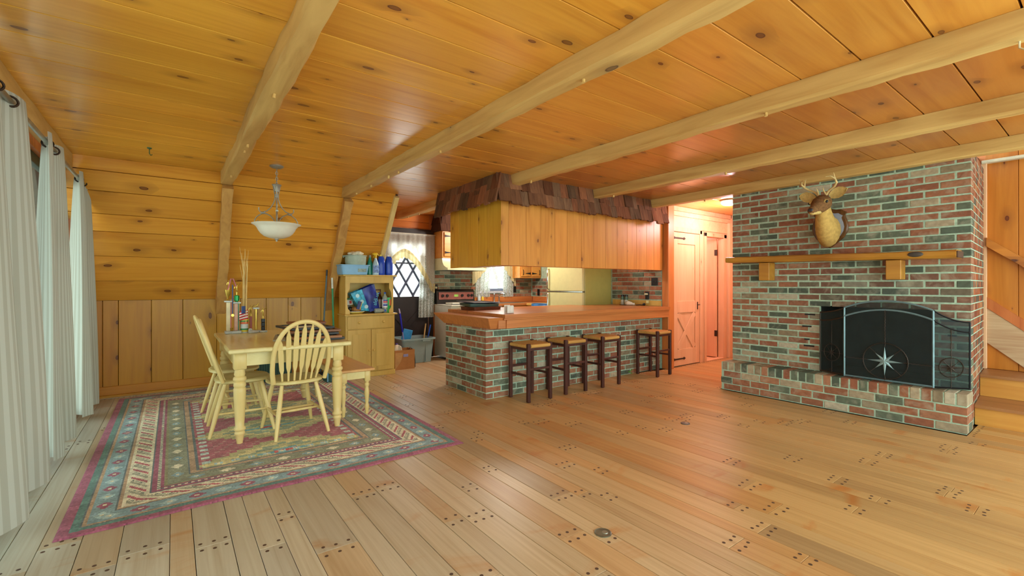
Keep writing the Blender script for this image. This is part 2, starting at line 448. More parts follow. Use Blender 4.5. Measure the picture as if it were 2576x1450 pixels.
for (xa, xb) in ((-.9, .47), (.475, 1.735), (1.74, 2.36)):
    for a, b in zip(zs[:-1], zs[1:]):
        k = 1+rng.uniform(-.07, .07); la = (a-ZK)/sd.z; lb = (b-ZK)/sd.z
        c = Vector(((xa+xb)/2, YK, ZK))+sd*((la+lb)/2)-sn*.01+Vector((0, .0, 0))
        M = Matrix(((1, 0, 0), (0, sd.y, sn.y), (0, sd.z, sn.z)))
        M = Matrix((Vector((1, 0, 0)), sd, sn)).transposed()
        board('slope_board', xb-xa-.002, lb-la-.0075, .02, c+sn*.012, M, PINE, sw_, (.97*k, .90*k, .72*k, 1), .0015)
def rafter(xc, wdt, label, seed, z0=.89, hgt=.11):
    r = random.Random(seed); t = thing('roof_rafter', label, 'rafter', (xc, 6.75, z0), 'rafters on the sloped wall')
    R = []; l0 = (z0-ZK)/sd.z; l1 = (2.345-ZK)/sd.z; n = 14
    for k in range(n+1):
        c = Vector((xc, YK, ZK))+sd*(l0+(l1-l0)*k/n)
        j = lambda: r.uniform(-.005, .005)
        R.append([tuple(c+Vector((sx*wdt/2+j(), 0, 0))+sn*(h+j())) for sx, h in ((-1, .004), (-1, hgt), (1, hgt), (1, .004))])
    MB().loft(R).obj('timber', BEAM_Z, t, 25); return t
rafter(.475, .10, 'hewn rafter on the sloped wall, behind the trophies', 31)
rafter(1.755, .10, 'hewn rafter on the sloped wall beside the hutch', 32)
R = []
for l in (0.02, SL-.02):
    c = Vector((2.37, YK, ZK))+sd*l
    R.append([tuple(c+Vector((sx*.03, 0, 0))+sn*h) for sx, h in ((-1, .0), (-1, .06), (1, .06), (1, .0))])
struct(MB().loft(R).obj('trim_1', BLOND))
bb = MB().box(-.85, 2.40, YK-.022, YK-.001, .03, .125, .004).obj('baseboard_back', PINE_V); bb.color = (1, .85, .7, 1); struct(bb)
struct(MB().box(-.85, 2.40, YK-.035, YK-.001, 0, .03, .006).obj('trim_2', PINE_V))
# dormer cheek
struct(MB().prism([(YK, 0), (YB+.1, 0), (YB+.1, ZC+.02), (YS, ZC+.02), (YK, ZK)], 0, 2.36, 2.40).obj('wall_dormer', REDPINE))

# ---- gable wall with tall glazing behind the curtains
XG = -.80
g = MB().box(XG-.1, XG, -1.2, .9, 0, ZC+.1).box(XG-.1, XG, 6.12, 6.75, 0, ZC+.1).box(XG-.1, XG, .9, 6.12, 2.24, ZC+.1).box(XG-.1, XG, .9, 6.12, -.02, .03).obj('wall_left', REDPINE); struct(g)
hb = MB(); 
struct(MB().loft([[(XG-.02, y, ZC), (XG-.02, y, 2.31), (XG+.05+.004*math.sin(y*7), y, 2.31), (XG+.06+.004*math.sin(y*9), y, ZC-.001)] for y in np.linspace(-1.0, 6.0, 30)]).obj('trim_3', BEAM))
for i, (y0, y1) in enumerate(((.9, 2.6), (2.6, 4.35), (4.35, 6.12))):
    fr = MB().box(XG-.075, XG-.03, y0+.005, y0+.06, .03, 2.24, .004).box(XG-.075, XG-.03, y1-.06, y1-.005, .03, 2.24, .004).box(XG-.075, XG-.03, y0, y1, .03, .12, .004).box(XG-.075, XG-.03, y0, y1, 2.16, 2.24, .004)
    wn = struct(fr.obj('window_%d' % (i+1), plain('dark_green_frame%d' % i, S(40, 62, 52), .5)))
    MB().box(XG-.056, XG-.05, y0+.06, y1-.06, .12, 2.16).obj('pane', GLASS, wn)

# ---- kitchen back wall with door and window openings
DX0, DX1, WX0, WX1, WZ0, WZ1 = 2.74, 3.56, 4.62, 5.25, 1.13, 1.95
kb = MB().box(2.38, DX0, YB, YB+.1, 0, ZC+.1).box(DX0, DX1, YB, YB+.1, 2.10, ZC+.1).box(DX1, WX0, YB, YB+.1, 0, ZC+.1)
kb.box(WX0, WX1, YB, YB+.1, 0, WZ0).box(WX0, WX1, YB, YB+.1, WZ1, ZC+.1).box(WX1, 6.1, YB, YB+.1, 0, ZC+.1)
kb = struct(kb.obj('wall_kitchen', REDPINE))
board('wall_board', 1.16, .13, .018, (2.98, YB-.009, 2.385), Euler((PI/2, 0, 0)).to_matrix(), PINE, kb, (.8, .5, .5, 1))
board('wall_board', 1.16, .10, .018, (2.98, YB-.009, 2.265), Euler((PI/2, 0, 0)).to_matrix(), PINE, kb, (.7, .42, .4, 1))
DKB = plain('near_black_paint', S(34, 24, 26), .5)
struct(MB().box(2.42, 3.64, YB-.04, YB, 2.10, 2.20, .005).box(2.66, DX0, YB-.02, YB, 0, 2.1, .004).box(DX1, 3.64, YB-.02, YB, 0, 2.1, .004).obj('trim_4', DKB))
# kitchen side wall, faced with thin brick
struct(MB().box(XW, XW+.12, 4.11, YB+.1, 0, ZC+.1).obj('wall_kitchen_right', MORTAR))
# ---- post and hall
po = MB().box(XW, 6.0, 4.0, 4.11, 0, ZC, .006).obj('trim_5', REDPINE); po.color = (1.0, 1.08, .9, 1); struct(po)
YH = 4.06
hw = MB().box(6.0, 6.06, YH, YH+.09, 0, ZC+.02).box(6.06, 6.77, YH+.03, YH+.09, 2.06, ZC+.02).box(6.77, 6.96, YH, YH+.09, 0, ZC+.02).box(6.96, 7.5, YH, YH+.09, 2.04, ZC+.02).box(7.5, 7.85, YH, YH+.09, 0, ZC+.02).box(6.06, 6.77, YH+.06, YH+.09, 0, 2.06)
hw = struct(hw.obj('wall_hall_left', HALLP))
for z0, z1, k in ((2.30, 2.375, 1.1), (2.375, 2.45, .92), (2.12, 2.30, 1.08)):
    board('wall_board', 1.72, z1-z0-.004, .018, (6.87, YH-.009, (z0+z1)/2), Euler((PI/2, 0, 0)).to_matrix(), HALLP, hw, (1.0*k, .98*k, .95*k, 1))
struct(MB().box(7.78, 7.88, 2.5, YH+.2, 0, ZC+.05).obj('wall_hall_end', HALLP))
for i, z in enumerate(np.arange(0, 2.4, .2)):
    board('wall_board', 1.2, .196, .016, (7.772, 3.5, z+.1), Euler((PI/2, 0, -PI/2)).to_matrix(), HALLP, bpy.data.objects['wall_hall_end'], tint((1, 1, 1), .06))
struct(MB().box(6.9, 7.88, 2.6, 2.7, 0, ZC+.05).obj('wall_hall_right', HALLP))
struct(MB().box(7.60, 7.775, 4.0, YH, 0, 2.3, .005).obj('trim_6', HALLP))
# door casing
struct(MB().box(6.0, 6.055, YH-.02, YH, 0, 2.12, .003).box(6.765, 6.82, YH-.02, YH, 0, 2.12, .003).box(6.0, 6.82, YH-.02, YH, 2.06, 2.13, .003).box(6.90, 6.96, YH-.02, YH, 0, 2.1, .003).box(6.90, 7.58, YH-.02, YH, 2.04, 2.10, .003).box(7.5, 7.58, YH-.02, YH, 0, 2.1, .003).obj('trim_7', HALLP))
# room behind the open doorway
struct(MB().box(6.5, 7.9, 5.3, 5.35, 0, ZC).box(7.75, 7.85, YH+.09, 5.35, 0, ZC).box(6.4, 6.5, YH+.09, 5.35, 0, ZC).box(6.4, 7.9, YH, 5.35, 2.40, 2.45).box(6.4, 7.9, YH, 5.35, -.05, -.001).obj('wall_side_room', HALLP))
struct(MB().box(6.96, 7.5, YH-.01, YH+.1, -.001, .012, .004).obj('trim_8', HALLP))

# ---- stair alcove
XSW = 6.75
struct(MB().box(XSW, XSW+.1, -2.0, 1.1, 0, 3.3).obj('wall_stair', REDPINE))
for i, (y0, y1) in enumerate(((.62, .85), (.36, .62), (.10, .36), (-.18, .10), (-.45, -.18), (-.75, -.45), (-1.05, -.75))):
    board('wall_board', 2.6, y1-y0-.003, .018, (XSW-.009, (y0+y1)/2, .39+1.3), Euler((PI/2, PI/2, -PI/2)).to_matrix(), PINE_V, bpy.data.objects['wall_stair'], tint((1.0, .74, .86), .06))
struct(MB().box(5.52, 6.85, -2.0, .9, 3.2, 3.3).box(5.5, 5.56, -2.0, .9, ZC+.02, 3.3).obj('ceiling_stair', REDPINE))
struct(MB().box(6.69, XSW-.019, .835, .875, .388, 2.5, .004).obj('trim_9', HALLP))
struct(MB().box(6.66, XSW-.019, -2.0, .87, 2.495, 2.525, .004).obj('trim_10', plain('pale_trim', S(206, 196, 170), .5)))
def diag(name, z0, z1, th, mat):     # board on the stair wall falling toward the room: z at Y=.834 and slope
    sl = -.86
    P = [(.835, z0), (.835, z1), (-1.2, z1+(.835+1.2)*sl), (-1.2, z0+(.835+1.2)*sl)]
    P = [(y, z) for y, z in P]
    yb = .835+(.39-z0)/(-sl)*-1 if False else None
    # clip at the landing
    def yat(z, zz): return .835-(z-zz)/.86
    return MB().prism([(.834, z0), (.834, z1), (yat(z1, .392), .392), (yat(z0, .392), .392)], 0, XSW-.019-th, XSW-.0185)
struct(diag('x', 1.012, 1.123, .03, REDPINE).obj('trim_11', REDPINE))
struct(diag('x', .655, 1.010, .022, WORN).obj('trim_12', WORN))
hr = thing('handrail', 'hewn wooden handrail sloping down the stair wall', 'handrail', (6.7, .8, 1.6))
R = []
for k in range(12):
    y = .834-1.15*k/11; z = 1.685-.86*1.15*k/11
    j = lambda: random.uniform(-.006, .006)
    R.append([(6.66+j(), y, z-.045+j()), (6.66+j(), y, z+.045+j()), (6.72, y, z+.045), (6.72, y, z-.045)])
MB().loft(R).obj('rail', LIVE, hr, 30).color = (1.1, .82, .95, 1)
for k in (2, 8):
    y = .834-1.15*k/11; z = 1.685-.86*1.15*k/11
    MB().box(6.71, XSW-.018, y-.02, y+.02, z-.03, z+.03, .004).obj('bracket', IRON, hr)
st = thing('staircase', 'two wooden steps rising beside the chimney', 'stairs', (5.76, .3, 0))
fk_y = lambda x: .777+(x-5.52)*.066
MB().prism([(5.76, -1.2), (6.27, -1.2), (6.27, fk_y(6.27)), (5.76, fk_y(5.76))], 2, 0, .155).obj('riser', wood('yellow_pine_riser', S(222, 164, 80), S(196, 130, 56), ax=1, rough=.4, knots=.07), st)
MB().prism([(5.735, -1.2), (6.29, -1.2), (6.29, fk_y(6.29)), (5.735, fk_y(5.735))], 2, .155, .18).obj('tread', TREAD, st)
MB().prism([(6.26, -1.2), (XSW-.019, -1.2), (XSW-.019, fk_y(6.69)), (6.26, fk_y(6.26))], 2, .181, .363).obj('riser', bpy.data.materials['yellow_pine_riser'], st)
MB().prism([(6.235, -1.2), (XSW-.019, -1.2), (XSW-.019, fk_y(6.69)), (6.235, fk_y(6.235))], 2, .363, .388).obj('tread', TREAD, st)

# ================================================================== FIREPLACE
XF, XH = 5.52, 5.29
FY0, FY1 = .78, 2.87
OY0, OY1, OZ1 = 1.02, 1.925, 1.03     # firebox opening
HZ = .333
rng = random.Random(42)
BCOL = [(S(166, 110, 82), 34), (S(154, 98, 74), 24), (S(176, 124, 94), 14), (S(106, 118, 100), 18), (S(90, 104, 90), 8), (S(184, 168, 140), 11), (S(200, 190, 166), 5), (S(148, 132, 106), 12)]
def brickcol(r):
    k = r.random()*sum(q for _, q in BCOL)
    for c, q in BCOL:
        k -= q
        if k <= 0: break
    g = 1+r.uniform(-.1, .1)
    return (c[0]*g, c[1]*g, c[2]*g, 1)
fp = thing('brick_fireplace', 'large brick fireplace and chimney with a raised brick hearth', 'fireplace', (XF, 1.8, 0))
def side_y(x): return FY0+(x-XF)*.066          # right flank of the chimney
core = MB(); r_ = .003
core.prism([(XF+r_, OY1), (6.7, OY1), (6.7, FY1-r_), (XF+r_, FY1-r_)], 2, 0, ZC)
core.prism([(XF+r_, FY0+r_), (6.69, side_y(6.7)+r_), (6.7, OY0), (XF+r_, OY0)], 2, 0, ZC)
core.box(XF+r_, 6.7, OY0, OY1, OZ1, ZC); core.box(6.15, 6.7, OY0, OY1, 0, OZ1); core.box(XF+r_, 6.15, OY0, OY1, 0, HZ-.004)
core = core.obj('chimney', MORTAR, fp)
MB().box(XF+.03, 6.14, OY0, OY0+.004, HZ, OZ1).box(XF+.03, 6.14, OY1-.004, OY1, HZ, OZ1).box(6.14, 6.149, OY0, OY1, HZ, OZ1).box(XF+.03, 6.14, OY0, OY1, OZ1-.004, OZ1).box(XF+.02, 6.14, OY0, OY1, HZ-.004, HZ+.002).obj('firebox', SOOT, fp)
CH = .0683; BL = .2095
nC = int((ZC-HZ)/CH)+1
for k in range(nC):
    z0 = HZ+k*CH+.006; z1 = min(z0+CH-.0125, ZC-.002)
    if z1-z0 < .02: continue
    y = FY0+(-BL/2 if k % 2 else 0)
    while y < FY1-.01:
        a, b = max(y, FY0), min(y+BL-.012, FY1)
        if FY1-b < .05: b = FY1
        segs = [(a, b)]
        if z0 < OZ1-.02:
            segs = []
            if b <= OY0 or a >= OY1: segs = [(a, b)]
            else:
                if a < OY0-.03: segs.append((a, OY0))
                if b > OY1+.03: segs.append((OY1, b))
        for a, b in segs:
            if b-a < .03: continue
            c = brickcol(rng); ym, zm = (a+b)/2, (z0+z1)/2
            # soot stain above and beside the firebox
            sx = max(0, abs(ym-1.47)-.5); sz = max(0, abs(zm-1.12)-.12)
            s_ = math.exp(-(sx*sx+sz*sz)/.035)*.55
            c = tuple(c[i]*(1-s_)+(.045, .06, .06)[i]*s_ for i in range(3))+(1,)
            d = rng.uniform(-.002, .003)
            board('brick', b-a, z1-z0, .09, (XF+.045+d, ym, zm), Euler((PI/2, 0, -PI/2)).to_matrix(), BRICK, core, c, .004)
        y += BL
# flank bricks seen edge on: one joined part
fk = MB()
for k in range(int(ZC/CH)):
    z0 = k*CH+.005+(HZ % CH); z1 = z0+CH-.010; u = -.05 if k % 2 else 0
    while u < 1.16:
        a, b = max(u, .003), min(u+.1, 1.17)
        if b-a > .02 and z1 < ZC:
            fk.obox((XF+(a+b)/2, side_y(XF+(a+b)/2)+.03, (z0+z1)/2), (b-a-.008, .06, z1-z0), (0, 0, .066), .003)
        u += .108
for k in range(nC):
    z0 = HZ+k*CH+.005; z1 = z0+CH-.010
    if z1 > ZC: continue
    for i in range(6): fk.box(XF+.01+i*.108, XF+.108+i*.108, FY1-.05, FY1-.0005, z0, z1, .003)
stuff(fk.obj('flank_bricks', BRICKS, core))
# little draught slots in the joints: dark boxes painted in for their shade
for (py, pz, lw) in ((2.02, .93, .10), (2.05, .80, .09), (2.05, .66, .05), (2.03, .59, .10), (.92, .93, .12), (.9, .80, .06)):
    MB().box(XF-.003, XF+.03, py-lw/2, py+lw/2, pz-.008, pz+.008).obj('draught_slot', SOOT, core)
# hearth
he = MB().box(XH+.003, XF+.006, FY0-.004, FY1+.014, 0, HZ-.006).obj('hearth', MORTAR, fp)
y = FY0-.010; i = 0
while y < FY1+.01:
    board('hearth_brick', .235, .0655, .098, (XH+.1175+rng.uniform(-.002, .002), y+.034, HZ-.049), (0, 0, 0), BRICK, he, brickcol(rng), .004); y += .0755
for k in range(3):
    z0 = .006+k*.0757; y = FY0-.010+(-BL/2 if k % 2 else 0)
    while y < FY1+.01:
        a, b = max(y, FY0-.010), min(y+BL-.01, FY1+.02)
        if b-a > .03:
            board('hearth_brick', b-a, .0665, .06, (XH+.03+rng.uniform(-.002, .002), (a+b)/2, z0+.034), Euler((PI/2, 0, -PI/2)).to_matrix(), BRICK, he, brickcol(rng), .004)
        y += BL
    for xx, ln in ((XH+.12, .11), (XH+.2, .05)):
        board('hearth_brick', ln, .0665, .03, (xx+.02, FY0+.006, z0+.034), Euler((PI/2, 0, 0)).to_matrix(), BRICK, he, brickcol(rng), .003)

# ---- mantel shelf
mt = thing('mantel_shelf', 'live-edge wooden mantel shelf on two block brackets across the chimney', 'mantel', (XF, 1.83, 1.3))
r = random.Random(8); R = []
for k in range(31):
    t = k/30; y = .84+t*1.99; dz = .033*t
    e = .012*math.sin(t*9)+.008*math.sin(t*23+1); j = lambda: r.uniform(-.003, .003)
    xf = 5.275+e
    R.append([(XF-.002, y, 1.478+dz), (xf+.02+j(), y, 1.480+dz+j()), (xf+j(), y, 1.500+dz), (xf+.006+j(), y, 1.535+dz+j()), (xf+.025+j(), y, 1.546+dz+j()), (XF-.002, y, 1.548+dz)])
MB().loft(R).obj('slab', LIVE, mt, 35)
MB().box(5.30, XF-.004, .828, .842, 1.482, 1.54, .004).box(5.30, XF-.004, 2.828, 2.842, 1.515, 1.575, .004).obj('dark_bark_end', plain('bark_end', S(84, 56, 40), .8, bump=.5), mt)
MB().ell((5.277, 1.10, 1.52), (.012, .055, .024)).obj('dark_knot', plain('mantel_knot', S(70, 62, 56), .6), mt, 60)
for yc, dz in ((2.432, .025), (1.277, .006)):
    MB().box(5.37, XF-.003, yc-.057, yc+.057, 1.30, 1.476+dz, .006).obj('bracket', LIVE, mt)

# ---- fire screen, three hinged panels standing on the hearth
fs = thing('fireplace_screen', 'folding black mesh fire screen with compass star and arched top', 'fire screen', (5.36, 1.3, HZ))
MESHM = glass('black_wire_mesh', (.55, .64, .64, 1), alpha=.4, rough=.6)
MESHM.node_tree.nodes['Principled BSDF'].inputs['Base Color'].default_value = (.022, .038, .04, 1)
def panel(p0, p1, ztop, arch, frame, framew, kind, name):
    p0, p1 = Vector(p0), Vector(p1); d = p1-p0; W = d.length; d.normalize()
    pt = lambda u, z: (p0.x+d.x*u, p0.y+d.y*u, z)
    zb = HZ+.012
    def top(u, off=0):
        t = u/W
        if kind == 'arch': return ztop+arch*(1-(2*t-1)**2)-off
        return ztop+arch*(t**2)-off          # wings sweep up to the middle panel
    pn = MB()
    us = [W*k/16 for k in range(17)]
    pn.tube([pt(0, zb)]+[pt(0, top(0))], framew, 4); pn.tube([pt(W, zb), pt(W, top(W))], framew, 4)
    pn.tube([pt(0, zb+.008), pt(W, zb+.008)], framew, 4)
    pn.tube([pt(u, top(u)) for u in us], framew, 6); pn.tube([pt(u, top(u, .085)) for u in us], framew, 6)
    po_ = pn.obj(name, frame, fs, 40)
    ms = MB(); n = len(us)
    V = [pt(u, zb) for u in us]+[pt(u, top(u)) for u in us]
    ms.add(V, [(i, i+1, n+i+1, n+i) for i in range(n-1)]); ms.obj('wire_mesh', MESHM, po_)
    return po_, pt, W, top
A, B, Cc, D = (5.455, 1.90), (5.352, 1.655), (5.352, .995), (5.50, .787)
nrm = Vector((-1, 0, 0))
po_, pt, W, top = panel(B, Cc, 1.025, .075, STEELB, .0085, 'arch', 'middle_panel')
def star(parent, pt, uc, zc, Rr, mat, off, ring_r, ringmat, ztop, zbot, W, thick):
    s = MB(); c = Vector(pt(uc, zc))+off*.016
    d1 = (Vector(pt(uc+1, zc))-Vector(pt(uc, zc))).normalized(); up = Vector((0, 0, 1))
    tip = []; V = [tuple(c+off*.012)]; Fc = []
    for k in range(16):
        a = 2*PI*k/16; rr = (Rr if k % 4 == 0 else Rr*.74) if k % 2 == 0 else Rr*.24
        V.append(tuple(c+(d1*math.sin(a)+up*math.cos(a))*rr))
    V.append(tuple(c-off*.004))
    for k in range(16):
        i, j = 1+k, 1+(k+1) % 16; Fc += [(0, i, j), (17, j, i)]
    s.add(V, Fc).obj('compass_star', mat, parent)
    t = MB(); rg = [tuple(c-off*.01+(d1*math.sin(a)+up*math.cos(a))*(ring_r+.002*math.cos(a*40))) for a in [2*PI*k/80 for k in range(81)]]
    t.tube(rg, thick, 6); t.obj('twisted_ring', ringmat, parent, 60)
    b = MB()
    def tw(p, q):
        p, q = Vector(p), Vector(q); n = max(6, int((q-p).length/.006))
        dd = (q-p).normalized(); o1 = dd.orthogonal().normalized(); o2 = dd.cross(o1)
        b.tube([tuple(p+(q-p)*i/n+(o1*math.cos(i*1.3)+o2*math.sin(i*1.3))*thick*.45-off*.008+off*.012) for i in range(n+1)], thick*.8, 5)
    tw(pt(uc, zc+Rr), pt(uc, ztop)); tw(pt(uc, zbot), pt(uc, zc-Rr)); tw(pt(.005, zc), pt(uc-Rr, zc)); tw(pt(uc+Rr, zc), pt(W-.005, zc))
    for a in (PI/4, 3*PI/4, 5*PI/4, 7*PI/4):
        e1 = c+(d1*math.sin(a)+up*math.cos(a))*Rr*.7; e2 = c+(d1*math.sin(a)+up*math.cos(a))*ring_r
        b.tube([tuple(e1-off*.01), tuple(e2-off*.01)], thick*.7, 5)
    b.obj('twisted_bars', ringmat, parent, 60)
STARM = plain('pale_star_metal', S(140, 168, 172), .4, .3)
star(po_, pt, W*.49, .535, .135, STARM, nrm, .168, RUSTIRON, top(W*.49, .085), HZ+.02, W, .0042)
po_, pt, W, top = panel(A, B, .965, .055, RUSTIRON, .007, 'wing', 'side_panel')
star(po_, pt, W*.5, .56, .07, RUSTIRON, nrm, .085, RUSTIRON, top(W*.5, .085), HZ+.02, W, .003)
po_, pt, W, top = panel(D, Cc, .925, .10, IRON, .007, 'wing', 'side_panel')
star(po_, pt, W*.5, .53, .075, RUSTIRON, nrm, .085, RUSTIRON, top(W*.5, .085), HZ+.02, W, .0035)

# ---- mounted deer head
FUR = plain('deer_fur', S(196, 160, 92), .9, var=.14, scale=30, bump=.4, spec=.1)
FURD = plain('deer_face_fur', S(124, 88, 56), .9, var=.25, scale=40, bump=.3, spec=.1)
FURL = plain('deer_pale_fur', S(206, 178, 112), .9, var=.15, scale=40, bump=.3, spec=.1)
ANT = plain('antler_bone', S(204, 176, 118), .5, var=.2, scale=20)
dh = thing('deer_head_mount', 'mounted buck deer head with antlers on a shield plaque', 'deer head', (XF, 1.82, 1.63))
half = [(0, 0), (.03, .022), (.075, .06), (.125, .105), (.155, .16), (.165, .215), (.155, .27), (.14, .31), (.135, .335), (.15, .36), (.125, .375), (.10, .395), (.06, .395), (.03, .405), (0, .42)]
def shield(k, cz=.0): return [(1.83+y*k, 1.632+.2+(z-.2)*k) for y, z in half]+[(1.83-y*k, 1.632+.2+(z-.2)*k) for y, z in half[-2:0:-1]]
def ring2(pts, x): return [(x, y, z) for y, z in pts]
sh = MB().loft([ring2(shield(1.0), XF-.004), ring2(shield(1.0), XF-.016), ring2(shield(.93), XF-.03)])
sh.obj('plaque', wood('walnut_plaque', S(128, 84, 40), S(60, 36, 22), ax=2, rough=.3), dh, 30)
MB().prism([(y, z) for y, z in shield(.80)], 0, XF-.034, XF-.0295).obj('plaque_face', plain('grey_felt', S(150, 160, 178), .6), dh)
def sec(c, n, ry, rz, m=14, up=Vector((0, 0, 1))):
    c = Vector(c); n = Vector(n).normalized(); s = up.cross(n).normalized(); u = n.cross(s)
    return [tuple(c+s*math.cos(2*PI*k/m)*ry+u*math.sin(2*PI*k/m)*rz) for k in range(m)]
fd = Vector((-.92, .14, -.37)).normalized()      # where the deer looks
hd = Vector((5.19, 1.79, 2.062)); KH = 1.32
MB().loft([sec((5.485, 1.822, 1.80), (-1, 0, .25), .098, .165), sec((5.45, 1.822, 1.80), (-1, 0, .3), .104, .170), sec((5.38, 1.818, 1.835), (-1, 0, .6), .098, .145), sec((5.31, 1.81, 1.89), (-.9, 0, .8), .084, .115), sec((5.25, 1.80, 1.955), (-.8, 0, .9), .070, .092), sec((5.21, 1.79, 2.02), (-.7, 0, .9), .058, .075), sec((5.19, 1.785, 2.06), (-.6, 0, .9), .04, .05)]).obj('neck', FUR, dh, 70)
R = []
for t, ry, rz, dz in ((-.065, .02, .022, .0), (-.05, .05, .048, .004), (-.01, .064, .062, .004), (.045, .062, .062, 0), (.085, .052, .055, -.004), (.12, .038, .042, -.008), (.155, .030, .034, -.010), (.185, .028, .030, -.012), (.205, .024, .024, -.012), (.215, .012, .012, -.012)):
    R.append(sec(hd+fd*t*1.05+Vector((0, 0, dz)), fd, ry*KH, rz*KH, 14))
MB().loft(R).obj('head', FURD, dh, 70)
nz = hd+fd*.218+Vector((0, 0, -.002))
MB().ell(tuple(nz), (.02, .027, .02)).obj('nose', plain('deer_nose', S(52, 50, 54), .4), dh, 70)
MB().loft([sec(hd+fd*t+Vector((0, 0, dz)), fd, ry*KH, rz*KH, 10) for t, ry, rz, dz in ((.06, .02, .02, -.062), (.11, .03, .018, -.056), (.16, .025, .016, -.046), (.2, .02, .014, -.038), (.216, .008, .006, -.034))]).obj('chin', FURL, dh, 70)
sdv = Vector((0, 0, 1)).cross(fd).normalized(); upv = fd.cross(sdv)
for s in (-1, 1):
    e = hd+fd*.06+sdv*s*.068+upv*.03
    MB().ell(tuple(e+sdv*s*.000), (.026, .022, .02)).obj('eye_rim', FURL, dh, 70)
    MB().ell(tuple(e+sdv*s*.010+fd*.009), (.0155, .0155, .0155)).obj('eye', BLACK, dh, 70)
    # ear: a curled leaf
    eb = hd-fd*.035+sdv*s*.062+upv*.050; ed = (sdv*s*.92+upv*.30-fd*.05).normalized(); en = (fd*.8+upv*.2).normalized(); ew = ed.cross(en).normalized()
    E_ = MB(); R = []
    for t, wd in ((0, .018), (.03, .038), (.07, .052), (.11, .050), (.145, .031), (.168, .004)):
        c = eb+ed*t; R.append([tuple(c+ew*wd*math.cos(a)+en*(.016*math.sin(a) if math.sin(a) < 0 else -.004*math.sin(a))-en*.010*math.cos(a)**2*-1) for a in [2*PI*k/10 for k in range(10)]])
    E_.loft(R).obj('ear', FURL, dh, 70)
    # antler: main beam curving out, up and forward, with tines
    b0 = hd-fd*.03+sdv*s*.034+upv*.074
    path = [b0, b0+sdv*s*.03+upv*.035-fd*.015, b0+sdv*s*.080+upv*.065-fd*.02, b0+sdv*s*.115+upv*.105, b0+sdv*s*.122+upv*.150+fd*.03, b0+sdv*s*.100+upv*.185+fd*.05, b0+sdv*s*.065+upv*.19+fd*.07]
    a_ = MB(); a_.tube([tuple(p) for p in path], [.013, .012, .011, .010, .009, .007, .003], 8)
    a_.tube([tuple(path[0]+upv*.01), tuple(path[0]+upv*.045+sdv*s*-.008+fd*.012), tuple(path[0]+upv*.085-sdv*s*.004+fd*.016)], [.009, .007, .002], 7)
    a_.tube([tuple(path[3]), tuple(path[3]+upv*.045+fd*.0-sdv*s*.012), tuple(path[3]+upv*.085-sdv*s*.03)], [.008, .006, .002], 7)
    a_.tube([tuple(path[4]), tuple(path[4]+upv*.06+fd*.01+sdv*s*.004)], [.007, .002], 7)
    a_.obj('antler', ANT, dh, 60)

# ================================================================== BAR AND KITCHEN
rng = random.Random(77)
BX0, BY0, BY1, BZ = 2.73, 4.14, 5.05, .775
bar = MB().box(BX0+.003, XW-.002, BY0+.003, BY1-.003, 0, BZ).obj('brick_bar', MORTAR); tag(bar, 'brick base of the kitchen bar behind the four stools', 'bar base')
CB = BZ/11.4; LB = .212
BCOL2 = BCOL
for k in range(12):
    z0 = k*CB+.004; z1 = min(z0+CB-.012, BZ-.001)
    if z1-z0 < .015: continue
    # long front face
    x = BX0+(0 if k % 2 else -LB/2)
    while x < XW-.02:
        a, b = max(x, BX0), min(x+LB-.012, XW-.004)
        if b-a > .03: board('brick', b-a, z1-z0, .06, ((a+b)/2, BY0+.03+rng.uniform(-.002, .002), (z0+z1)/2), Euler((PI/2, 0, 0)).to_matrix(), BRICK, bar, brickcol(rng), .003)
        x += LB
    # end face
    y = BY0+(LB*.5 if k % 2 else .0)-LB
    while y < BY1-.02:
        a, b = max(y, BY0+.062), min(y+LB-.012, BY1)
        if b-a > .03: board('brick', b-a, z1-z0, .06, (BX0+.03+rng.uniform(-.002, .002), (a+b)/2, (z0+z1)/2), Euler((PI/2, 0, -PI/2)).to_matrix(), BRICK, bar, brickcol(rng), .003)
        y += LB
ct = thing('bar_countertop', 'red-brown wooden bar top with thick apron boards over the brick base', 'countertop', (4.3, 4.5, .775))
MB().prism([(2.86, 3.965), (XW-.002, 3.965), (XW-.002, 5.06), (5.1, 5.06), (5.1, 5.3), (2.90, 5.3)], 2, .888, .93).obj('top_slab', COUNTER, ct)
MB().box(2.90, XW-.004, 3.985, 4.025, .775, .887, .003).obj('front_apron', COUNTER, ct)
MB().box(2.86, XW-.004, 3.975, 4.12, .868, .888, .004).obj('front_moulding', COUNTER, ct)
MB().box(2.80, 2.899, 4.0, 4.05, .775, .868, .003).obj('end_block', COUNTER, ct)
MB().loft([[(2.715, 4.03, .776), (2.87, 4.03, .776), (2.87, 5.06, .776), (2.715, 5.06, .776)], [(2.665, 4.0, .895), (2.87, 4.0, .895), (2.87, 5.27, .895), (2.665, 5.27, .895)]]).obj('side_apron', COUNTER, ct)

